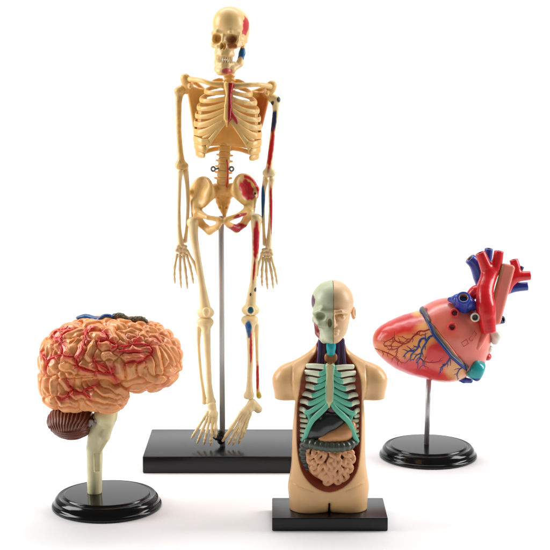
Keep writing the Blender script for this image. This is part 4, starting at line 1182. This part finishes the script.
def torso():
    hb = 11.6
    fl, fr = on_level(272.8, 518, hb), on_level(388.7, 518, hb); bl, br = on_level(270.4, 497.7, hb), on_level(383.3, 497.7, hb)
    cx = (fl[0] + fr[0] + bl[0] + br[0]) / 4; cy = (fl[1] + bl[1]) / 2
    y0 = cy - 1
    def W(px, py, d=0.0): return on_plane(px, py, y0 + d)
    k = (y0 - YC) / ray(330, 430)[1]
    root = thing('torso_model', 'tan human torso model opened to show ribs and organs on a small black slab', 'torso model', (cx, cy, 0))
    slab('base', (cx, cy, 0), ((fr[0] - fl[0]) / 2, (bl[1] - fl[1]) / 2, hb / 2), 0.9, BLACK_SATIN, root)

    SKIN = rgb(236, 186, 128); LINER = rgb(142, 58, 34)
    skin = plastic('tan_skin_plastic', SKIN, rough=0.30, var=0.05, bump=0.0, sss=0.0, rvar=.04, ssr=3, painted=True, scale=.05)
    # ---- body
    f = Field(W(268, 512, 0) * (1, 0, 0) + (0, y0 - 31, hb - 2), W(392, 334, 0) * (1, 0, 1) + (0, y0 + 31, 0), 0.75)
    E = lambda px, py, d, rx, ry, rz: f.ell(W(px, py, d), (rx * k, ry * k, rz * k))
    f.add(E(329.5, 393, 0, 35.2, 23, 36))
    f.add(E(328.8, 425, -1, 36.4, 21.5, 44), 10)
    f.add(E(328.4, 452, 0, 36.4, 21, 36), 8)
    f.add(E(328.5, 484, 0, 38.6, 24, 32), 10)
    f.add(f.chain([W(311, 462, 0), W(308.4, 488, 0), W(308.2, 518, 0)], [17 * k, 19.4 * k, 18.8 * k]), 6)
    f.add(f.chain([W(346.5, 462, 0), W(348.8, 488, 0), W(349.6, 518, 0)], [16.6 * k, 19.0 * k, 17.4 * k]), 6)
    f.cut(f.box(W(329.3, 512.5, -14), (0.7, 22, 9), 0.3), 4)
    f.cut(f.cone(W(329.3, 503, -24), W(329.3, 518, -19), 0.4, 2.6), 4)
    for s, sx in ((-1, 285), (1, 374.5)):
        f.add(f.chain([W(329.5 + s * 14, 366, 2), W(sx - s * 4, 377, 1), W(sx - s * 1, 381, 0), W(sx - s * 1.2, 404, -1)], [9 * k, 12.5 * k, 12.8 * k, 11.0 * k], 4), 7)
        f.add(f.chain([W(331, 340, 6), W(329.5 + s * 13, 356, 5), W(329.5 + s * 36, 371, 3)], [8 * k, 8 * k, 8 * k], 2), 5)
        f.add(E(329.5 + s * 21, 384, -8, 17, 13, 15), 8)
    f.add(f.chain([W(332, 330, 2), W(331, 350, 1), W(330, 370, 2)], [12.4 * k, 12.9 * k, 15 * k], 2), 5)
    f.add(E(316, 384, 8, 14, 14, 20), 6); f.add(E(343, 384, 8, 14, 14, 20), 6)
    # square cut arms, and the ground line
    za = W(280, 398, 0)[2]
    for s, sx in ((-1, 284), (1, 376)):
        xa, xb, zb = W(329.2 + s * 33.8, 398, 0)[0], W(329.0 + s * 37.4, 436, 0)[0], W(329, 436, 0)[2]
        xl = xa + (xb - xa) * np.clip((za - f.z) / (za - zb), 0, 1)
        g = np.maximum(-s * (f.x - xl), f.z - za) + 0 * f.y
        f.d = -smin(-f.d, np.where(f.z < zb, 9.0, g), 0.7)
    zlow = W(330, 340, 0)[2]
    f.cut(f.box((cx, y0, hb - 20), (90, 60, 20)), 0)
    f.cut(f.box((cx, y0, zlow + 20), (90, 60, 20)), 0)
    # mould seams: arm joints and the groin creases
    xg = f.x[:, 0, 0][:, None]; zg = f.z[0, 0, :][None, :]
    seams = [[tuple(W(a, b, -12)[[0, 2]]) for a, b in L] for L in ([(366, 364), (366.5, 380), (365.5, 398)], [(292.5, 364), (292, 380), (293, 398)], [(288, 481), (300, 485), (314, 489)], [(370, 480), (358, 484), (345, 488)])]
    rs_ = seg_dist(xg, zg, seams)
    f.d = f.d + (0.55 * np.exp(-(rs_ / 0.55)**2))[:, None, :] * (f.y < y0)
    body = f.d.copy()
    CAV = [(319, 340), (345, 340), (346.5, 354), (351.5, 362), (358, 371), (361.4, 386), (361.8, 410), (361.2, 440), (359.6, 458), (356, 472), (345, 484), (329, 489.5), (314, 484.5), (303, 473), (298.2, 458), (296.6, 440), (297, 410), (299.5, 387), (303, 372.5), (310.5, 362), (316.5, 354)]
    poly = [tuple(W(p[0], p[1], -12)[[0, 2]]) for p in spline([np.array(p) for p in CAV], 4, True)]
    x2 = f.x[:, 0, 0][:, None]; z2 = f.z[0, 0, :][None, :]
    ps = poly_sdf(x2, z2, poly).astype(np.float32)
    ps3 = ps[:, None, :] + 0 * f.y
    deep = np.clip(-ps3 * 1.35, -3, 17)
    hole = np.maximum(ps3, np.maximum(-body - deep, f.y - (y0 + 4)))
    f.cut(hole, 1.2)
    ridge = np.abs(ps3 - 1.3) - 0.0
    def paint_b(V):
        i = (V - f.lo) / f.h
        i0 = np.clip(i.astype(int), 0, np.array(body.shape) - 2); t = i - i0
        def samp(A):
            v = 0
            for a in (0, 1):
                for b in (0, 1):
                    for c in (0, 1):
                        v = v + A[i0[:, 0] + a, i0[:, 1] + b, i0[:, 2] + c] * np.abs(1 - a - t[:, 0]) * np.abs(1 - b - t[:, 1]) * np.abs(1 - c - t[:, 2])
            return v
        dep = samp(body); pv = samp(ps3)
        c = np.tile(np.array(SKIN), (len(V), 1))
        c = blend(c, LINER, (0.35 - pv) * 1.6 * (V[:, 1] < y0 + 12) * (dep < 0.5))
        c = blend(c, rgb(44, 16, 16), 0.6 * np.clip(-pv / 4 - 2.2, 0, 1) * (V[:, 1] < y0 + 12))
        return c
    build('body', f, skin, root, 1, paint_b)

    # ---- head: bare skull on one side, skin on the other
    hx0 = W(332.6, 310, 0)[0]
    def head_field(skull):
        f = Field(W(305, 350, 0) * (1, 0, 1) + (0, y0 - 34, 0), W(362, 276, 0) * (1, 0, 1) + (0, y0 + 32, 0), 0.55)
        e = lambda px, py, d, rx, ry, rz: f.ell(W(px, py, d), (rx * k, ry * k, rz * k))
        f.add(e(332.4, 302, 3, 20.6, 26, 21.6))
        f.add(e(332.4, 300, -4, 19, 21, 18), 4)
        if skull:
            f.add(e(330.5, 318, -9, 17.0, 14, 14.5), 5)
            f.add(e(332, 330, -12, 10, 11.5, 9), 4)
            f.add(e(332, 338.5, -15, 7.5, 7.5, 5), 4)
            f.add(f.chain([W(332, 312, -20), W(322, 310.5, -20), W(315, 313, -14)], [2.2, 2.4, 2.4]), 3)
            f.add(f.chain([W(326, 325, -20), W(319.5, 324.5, -18), W(315.2, 320, -12), W(314, 318, 0)], [2.8, 2.8, 2.6, 2.0]), 2)
            f.add(f.chain([W(317, 322, -2), W(318.5, 333, -4), W(324, 340, -12)], [3.0, 3.0, 3.0]), 3)
            f.cut(e(320.6, 317.0, -21, 4.9, 9.5, 4.7), 1.2)
            f.cut(e(330.0, 323.2, -22, 2.2, 8, 4.4), 1)
            f.cut(e(318.5, 330, -14, 2.8, 6, 3.4), 2)
            f.cut(f.chain([W(333, 333.5, -26), W(326, 333.2, -23), W(322, 332.5, -17)], 0.55), 0.8)
            for q in (324.4, 326.8, 329.2, 331.4): f.cut(f.cone(W(q, 331, -26 + (332 - q) * .35), W(q, 336, -26 + (332 - q) * .35), 0.35, 0.35), 0.6)
        else:
            f.add(e(332.4, 319, -9, 16.4, 15.5, 17), 5)
            f.add(e(332.2, 331, -10, 13.4, 13.5, 10), 5)
            f.add(e(332, 338.5, -15, 7.8, 8.0, 5.2), 4)
            f.add(f.chain([W(332.5, 312, -24.5), W(332.4, 322, -30), W(332.3, 324.8, -31)], [2.0, 2.7, 3.3], 1), 2.5)
            f.add(e(335.2, 325, -25.5, 2.4, 2, 1.9), 3)
            f.cut(e(340.8, 316.6, -24.5, 6.0, 5.6, 4.0), 2.5)
            f.add(e(341.2, 317.4, -20, 3.9, 3.6, 2.6), 1.2)
            f.cut(f.chain([W(337, 317.8, -25), W(341, 318.4, -25), W(345, 317.6, -22.5)], 0.45), 0.6)
            f.add(f.chain([W(335.5, 312.6, -24), W(341, 311.6, -23.5), W(347, 313.6, -18)], [1.6, 1.7, 1.4]), 2)
            f.add(e(332.2, 331.4, -22.6, 6.6, 2.4, 1.5), 2); f.add(e(332.2, 334.6, -22.4, 5.6, 2.4, 1.7), 2)
            f.cut(f.chain([W(331, 332.7, -26.6), W(335, 332.8, -26), W(338, 333, -24)], 0.45), 0.6)
            g = f.ell(W(353.6, 313, 4), (2.4 * k, 4.4 * k, 6.6 * k), Matrix.Rotation(math.radians(14), 3, 'Z'))
            g = -smin(-g, f.ell(W(355.2, 312.4, 1.5), (1.6 * k, 2.8 * k, 4.4 * k)), 0.8)
            f.add(g, 1.5)
        s = (f.x - hx0) + 0 * f.y + 0 * f.z
        f.keep((s + 0.12) if skull else (-s + 0.12), 0.3)
        return f
    SK = rgb(196, 202, 168)
    def paint_s(V):
        p = pix(V); c = np.tile(np.array(SK), (len(V), 1)); w = wob(V, .3, .2)
        e = np.sqrt(in_ell(p, 311.5, 301, 3.6, 6.5)) ; c = blend(c, rgb(92, 44, 70), (1.1 + w - e) * 5)
        e = np.sqrt(in_ell(p, 316.6, 330.5, 2.4, 8.2, -14)); c = blend(c, rgb(150, 54, 54), (1.1 + w - e) * 4)
        return c
    build('skull_half', head_field(True), plastic('painted_skull_plastic', SK, rough=.38, var=.05, bump=.08, sss=.15, ssr=2, painted=True), root, 1, paint_s)
    build('face_half', head_field(False), plastic('tan_face_plastic', rgb(234, 194, 146), rough=.38, var=.04, bump=.06, sss=.2, ssr=2.5), root, 1)

    # ---- neck
    pur = plastic('purple_neck_plastic', rgb(76, 50, 96), rough=.35, var=.15, bump=.1)
    mar = plastic('maroon_neck_plastic', rgb(92, 32, 40), rough=.35, var=.15, bump=.1)
    for px, dx, m, r in ((320.2, -1.6, pur, 1.9), (324.6, .6, mar, 1.8), (322.6, -.6, pur, 1.0), (338.6, -.8, pur, 2.0), (342.6, 1.6, pur, 1.9), (340.6, .5, mar, 1.0)):
        tube('neck_muscle', spline([W(px, 340, -5), W(px + dx * .3, 352, -6), W(px + dx, 364, -6)], 5), r, None, m, root)
    g = Field(*bounds([W(331, 349, -10)], 9), .5)
    g.add(g.ell(W(331, 348, -9), (4.8 * k, 4, 5.6 * k))); g.add(g.box(W(331, 344, -9), (3.6, 2.4, 1.8), 1), 2); g.add(g.ell(W(331, 353.5, -9), (3.4, 3.2, 2.4)), 2)
    g.cut(g.cone(W(331, 344, -14.5), W(331, 350, -14.5), .5, .7), 1)
    build('larynx', g, plastic('teal_larynx_plastic', rgb(36, 176, 182), rough=.3, var=.1, bump=.1), root)
    g = Field(*bounds([W(326, 358, -9), W(336, 360, -9)], 7), .5)
    g.add(g.ell(W(327.2, 357.5, -8), (2.6, 2.6, 4))); g.add(g.ell(W(334.6, 357.5, -8), (2.6, 2.6, 4)), 2); g.add(g.cone(W(331, 352, -7), W(331, 368, -7), 3.1, 3.1), 1.5)
    build('thyroid', g, plastic('tan_thyroid_plastic', rgb(190, 122, 78), rough=.35, var=.12, bump=.1), root)

    # ---- ribs
    cream = plastic('cream_rib_plastic', rgb(226, 230, 198), rough=.28, var=.06, bump=.1, sss=.1, ssr=1.5)
    teal = plastic('teal_cartilage_plastic', rgb(100, 190, 158), rough=.28, var=.06, bump=.1)
    Z = lambda x, y: (285 + x / 5.5, 340 + y / 5.5)
    LEFT = [[(122, 142), (165, 143), (205, 147), (232, 150)], [(112, 176), (150, 180), (198, 186), (232, 166)], [(103, 211), (145, 216), (188, 223), (230, 198)], [(92, 249), (132, 254), (172, 262), (231, 234)],
            [(82, 291), (120, 296), (160, 304), (234, 268)], [(76, 333), (110, 338), (148, 347), (236, 300)], [(72, 374), (100, 382), (134, 396), (236, 326)]]
    rec = Field(*bounds([W(300, 362, -16), W(360, 448, -4)], 7), .5)
    for s in (-1, 1):
        for i, L in enumerate(LEFT):
            pts = []
            for j, q in enumerate(L):
                qx = q[0] if s < 0 else 2 * 248 - q[0]
                a = Z(qx, q[1] + (5 if s > 0 else 0))
                u = abs(qx - 248) / 175
                pts.append(W(a[0], a[1], -19.5 + 15 * u**2.2))
            P = spline(pts, 7)
            cutk = [18, 14, 14, 14, 14, 13, 12][i]
            r = 2.35
            tube('rib', P[:cutk + 1], 1.3, np.linspace(r * .9, r, cutk + 1), cream, root, sides=12)
            tube('costal_cartilage', P[cutk - 1:] + (0, -.15, 0), 1.35, np.linspace(r * 1.02, r * .9, len(P) - cutk + 1), teal, root, sides=12)
        # costal margin and the short lower ribs
        M_ = [(242, 340), (222, 372), (180, 412), (150, 442), (128, 484), (114, 525), (100, 553)]
        pts = []
        for q in M_:
            qx = q[0] if s < 0 else 2 * 249 - q[0]
            a = Z(qx, q[1] + (4 if s > 0 else 0)); u = abs(qx - 248) / 175
            pts.append(W(a[0], a[1], -19.5 + 13 * u**2.2))
        P = spline(pts, 6)
        tube('costal_margin', P, 1.7, np.interp(np.arange(len(P)), [0, 12, len(P) - 1], [1.9, 2.6, 2.0]), teal, root, sides=12)
        M2 = [(128, 398), (136, 425), (146, 446)]
        pts2 = [W(*Z(q[0] if s < 0 else 2 * 249 - q[0], q[1]), -12) for q in M2]
        tube('costal_cartilage', spline(pts2, 6), 1.4, 1.9, teal, root, sides=12)
        for yy, x0, x1 in ((410, 70, 112), (438, 70, 128), (466, 71, 122), (494, 74, 112), (520, 78, 104), (544, 84, 100)):
            q0 = Z(x0 if s < 0 else 2 * 249 - x0, yy); q1 = Z(x1 if s < 0 else 2 * 249 - x1, yy + 8)
            tube('rib', spline([W(*q0, -4), W((q0[0] + q1[0]) / 2, (q0[1] + q1[1]) / 2, -7), W(*q1, -9)], 5), 1.2, 1.75, cream, root, sides=10)
    g = Field(*bounds([W(330, 362, -20), W(329, 408, -20)], 9), .45)
    g.add(g.chain([W(330, 367, -19), W(330, 371, -20)], [4.6, 3.6])); g.add(g.chain([W(330, 372, -20), W(329.6, 388, -21.5), W(329.4, 399, -21.5)], [3.2, 3.6, 3.4], 1), 1.5); g.add(g.cone(W(329.4, 400, -21), W(329, 407, -20), 2.2, .9), 1.5)
    g.keep(g.box(W(329.7, 386, -20.6), (10, 2.3, 40), .8), 1); g.cut(g.ball(W(330.2, 362.2, -20), 2.6), 1)
    def paint_st(V):
        p = pix(V); c = np.tile(np.array(rgb(214, 200, 146)), (len(V), 1))
        return blend(c, rgb(132, 186, 150), np.clip((np.abs(p[:, 0] - 329.7) - 2.7) * 1.5, 0, 1) * (p[:, 1] < 410))
    build('sternum', g, plastic('sternum_plastic', (0, 0, 0), rough=.34, var=.06, bump=.1, painted=True), root, 1, paint_st)

    # ---- organs
    def organ(name, blobs, col, kk=3, rough=.25, h=.55, wavy=0, coat=.3):
        f = Field(*bounds([W(*b[0]) for b in blobs], max(max(b[1]) for b in blobs) + 2), h)
        for p, r in blobs: f.add(f.ell(W(*p), tuple(q * k for q in r)), kk)
        if wavy: f.d = f.d + wavy * np.sin(f.x * .7) * np.sin(f.z * .6) * np.sin(f.y * .5)
        return build(name, f, plastic(name + '_plastic', col, rough=rough, var=.1, bump=.08, coat=coat), root)
    organ('lung', [((314, 384, 2), (13, 10, 17)), ((312.5, 404, 2), (14, 10, 20)), ((318, 414, 0), (9, 8, 10))], rgb(112, 62, 72), 6, .35)
    organ('lung', [((345.5, 384, 2), (13, 10, 17)), ((347, 404, 2), (14, 10, 20)), ((344, 414, 0), (9, 8, 10))], rgb(112, 62, 72), 6, .35)
    organ('heart', [((331, 400, -3), (9, 8, 11)), ((333, 408, -4), (8, 8, 8))], rgb(86, 40, 54), 4, .3)
    organ('liver', [((319, 430, -8), (13, 10, 10)), ((329, 424, -9), (13, 9, 8.5)), ((338, 419, -8), (9, 8, 6)), ((311, 436, -6), (8, 8, 8)), ((330, 417, -6), (12, 8, 7))], rgb(52, 52, 54), 4, .22)
    organ('stomach', [((344, 432, -10), (9.5, 8.5, 9)), ((335, 435, -11), (10, 8.5, 7)), ((325, 438, -11), (8, 7.5, 5.2)), ((350, 426, -7), (7, 7, 8))], rgb(212, 148, 92), 5, .3)
    def gut(name, path, r, amp, n, col, d):
        P = spline([np.array(W(*q)) for q in path], 14)
        L = np.r_[0, np.cumsum(np.linalg.norm(np.diff(P, axis=0), axis=1))]; L /= L[-1]
        R = r + amp * np.abs(np.sin(L * math.pi * n))
        V, Fs = sweep(P, R, sides=24, up=(0, -1, 0.01))
        return V, Fs
    parts = [gut('c', [(305.5, 470, -6), (304, 458, -7), (304.5, 447, -9), (308, 443, -12), (317, 445.2, -15), (330, 447, -16.5), (343, 446.6, -15), (351, 443.5, -11), (354.5, 440, -7)], 4.0, 1.0, 17, None, 0)]
    V, Fs = merge(parts)
    link('colon', fixed('colon', V, Fs), plastic('dark_green_colon_plastic', rgb(72, 78, 66), rough=.3, var=.15, bump=.1, coat=.3), root)
    parts = [gut('c', [(303.5, 466, -6), (306, 474, -7), (311, 480, -8), (317, 482, -7)], 4.2, 0.9, 6, None, 0)]
    V, Fs = merge(parts)
    link('appendix_bowel', fixed('appendix_bowel', V, Fs), plastic('slate_bowel_plastic', rgb(60, 64, 62), rough=.3, var=.15, bump=.1, coat=.3), root)
    # small bowel: one long coiled tube, packed in loops
    Q8 = lambda x, y: (285 + x / 5.0, 420 + y / 5.0)
    loops = [
        [(118, 138), (112, 160), (122, 184), (142, 178), (146, 152), (166, 146), (176, 166), (160, 186), (168, 206), (190, 198), (200, 172), (196, 150), (222, 150), (232, 172)],
        [(118, 190), (124, 214), (146, 210), (152, 232), (134, 240), (146, 262), (168, 252), (178, 232), (198, 224), (206, 246), (188, 262), (172, 280)],
        [(186, 290), (206, 272), (216, 288), (198, 308), (214, 320), (232, 306), (230, 280), (222, 256), (232, 234), (218, 212), (230, 194)],
        [(232, 172), (250, 186), (246, 212), (254, 234), (244, 258), (256, 280), (250, 304), (270, 316), (280, 296), (270, 272), (280, 250), (268, 228), (276, 206), (264, 184), (272, 160), (250, 150)],
        [(280, 296), (300, 300), (312, 282), (296, 266), (304, 246), (322, 256), (334, 236), (316, 224), (296, 222), (300, 198), (320, 204), (338, 208), (340, 184), (320, 178), (296, 172), (300, 150), (322, 154), (338, 164)]]
    f = Field(*bounds([W(*Q8(100, 130), -6), W(*Q8(350, 330), -18)], 8), .55)
    for L in loops:
        pts = []
        for (x, y) in L:
            u = ((x - 225) / 125)**2; v = ((y - 230) / 110)**2
            a = Q8(x, y); pts.append(W(a[0], a[1], -16.5 + 5.0 * u + 3.5 * v))
        P = spline(pts, 3)
        R = [2.2 + .28 * math.sin(i * 1.3) for i in range(len(P))]
        f.add(f.chain(P, R, 0), .12)
    f.add(f.ell(W(329, 466, -8), (20, 4.6, 16)), .4)
    build('small_bowel', f, plastic('pink_tan_bowel_plastic', rgb(228, 166, 116), rough=.26, var=.07, bump=.06, coat=.2, sss=.1, ssr=1.5), root)
torso()
# ================================================================== stage, lamps, camera
def stage():
    prof = [(-900, 0)]
    prof = [(YC - 500, 0.0), (900.0, 0.0)]
    for i in range(1, 17):
        a = i / 16 * math.pi / 2
        prof.append((900 + 500 * math.sin(a), 500 - 500 * math.cos(a)))
    prof.append((1400.0, 2600.0))
    V = []; Fs = []
    for y, z in prof: V += [(-2600, y, z), (2600, y, z)]
    for i in range(len(prof) - 1): Fs.append((2 * i, 2 * i + 1, 2 * i + 3, 2 * i + 2))
    m = plastic('white_studio_paper', (0.86, 0.86, 0.865), rough=0.55, var=0.004, bump=0.02, spec=0.25, bscale=0.3)
    o = link('studio_backdrop', to_mesh('studio_backdrop', V, Fs), m)
    o['kind'] = 'structure'
stage()

def lamp(name, loc, aim, size, power, col=(1, 1, 1)):
    l = bpy.data.lights.new(name, 'AREA'); l.shape = 'RECTANGLE'
    l.size = size[0] * S; l.size_y = size[1] * S
    l.energy = power; l.color = col
    o = bpy.data.objects.new(name, l); COL.objects.link(o)
    o.location = Vector(loc) * S
    o.rotation_euler = (Vector(aim) - Vector(loc)).to_track_quat('-Z', 'Y').to_euler()
    return o
LP = 1.0
lamp('softbox_lamp', (-900, -60, 560), (0, 0, 200), (420, 720), 2.4 * LP)
lamp('softbox_lamp', (950, 0, 560), (0, 0, 200), (380, 700), 2.3 * LP)
lamp('overhead_softbox_lamp', (0, 250, 1150), (0, 60, 100), (1200, 700), 1.6 * LP)
lamp('backdrop_lamp', (0, 500, 1500), (0, 1250, 300), (2400, 400), 5.0 * LP)

w = bpy.data.worlds.new('World'); scene.world = w; w.use_nodes = True
w.node_tree.nodes['Background'].inputs[0].default_value = (1, 1, 1, 1)
w.node_tree.nodes['Background'].inputs[1].default_value = 0.12

cam = bpy.data.cameras.new('camera'); co = bpy.data.objects.new('camera', cam); COL.objects.link(co)
co.location = Vector((0, YC, H)) * S
co.rotation_euler = (math.pi / 2 - TH, 0, 0)
cam.sensor_width = 36; cam.sensor_fit = 'HORIZONTAL'; cam.lens = 36 * F / 550
cam.clip_start = 0.01; cam.clip_end = 50
scene.camera = co
scene.view_settings.view_transform = 'Standard'; scene.view_settings.look = 'None'
scene.view_settings.gamma = 1.0; scene.view_settings.exposure = 0.0
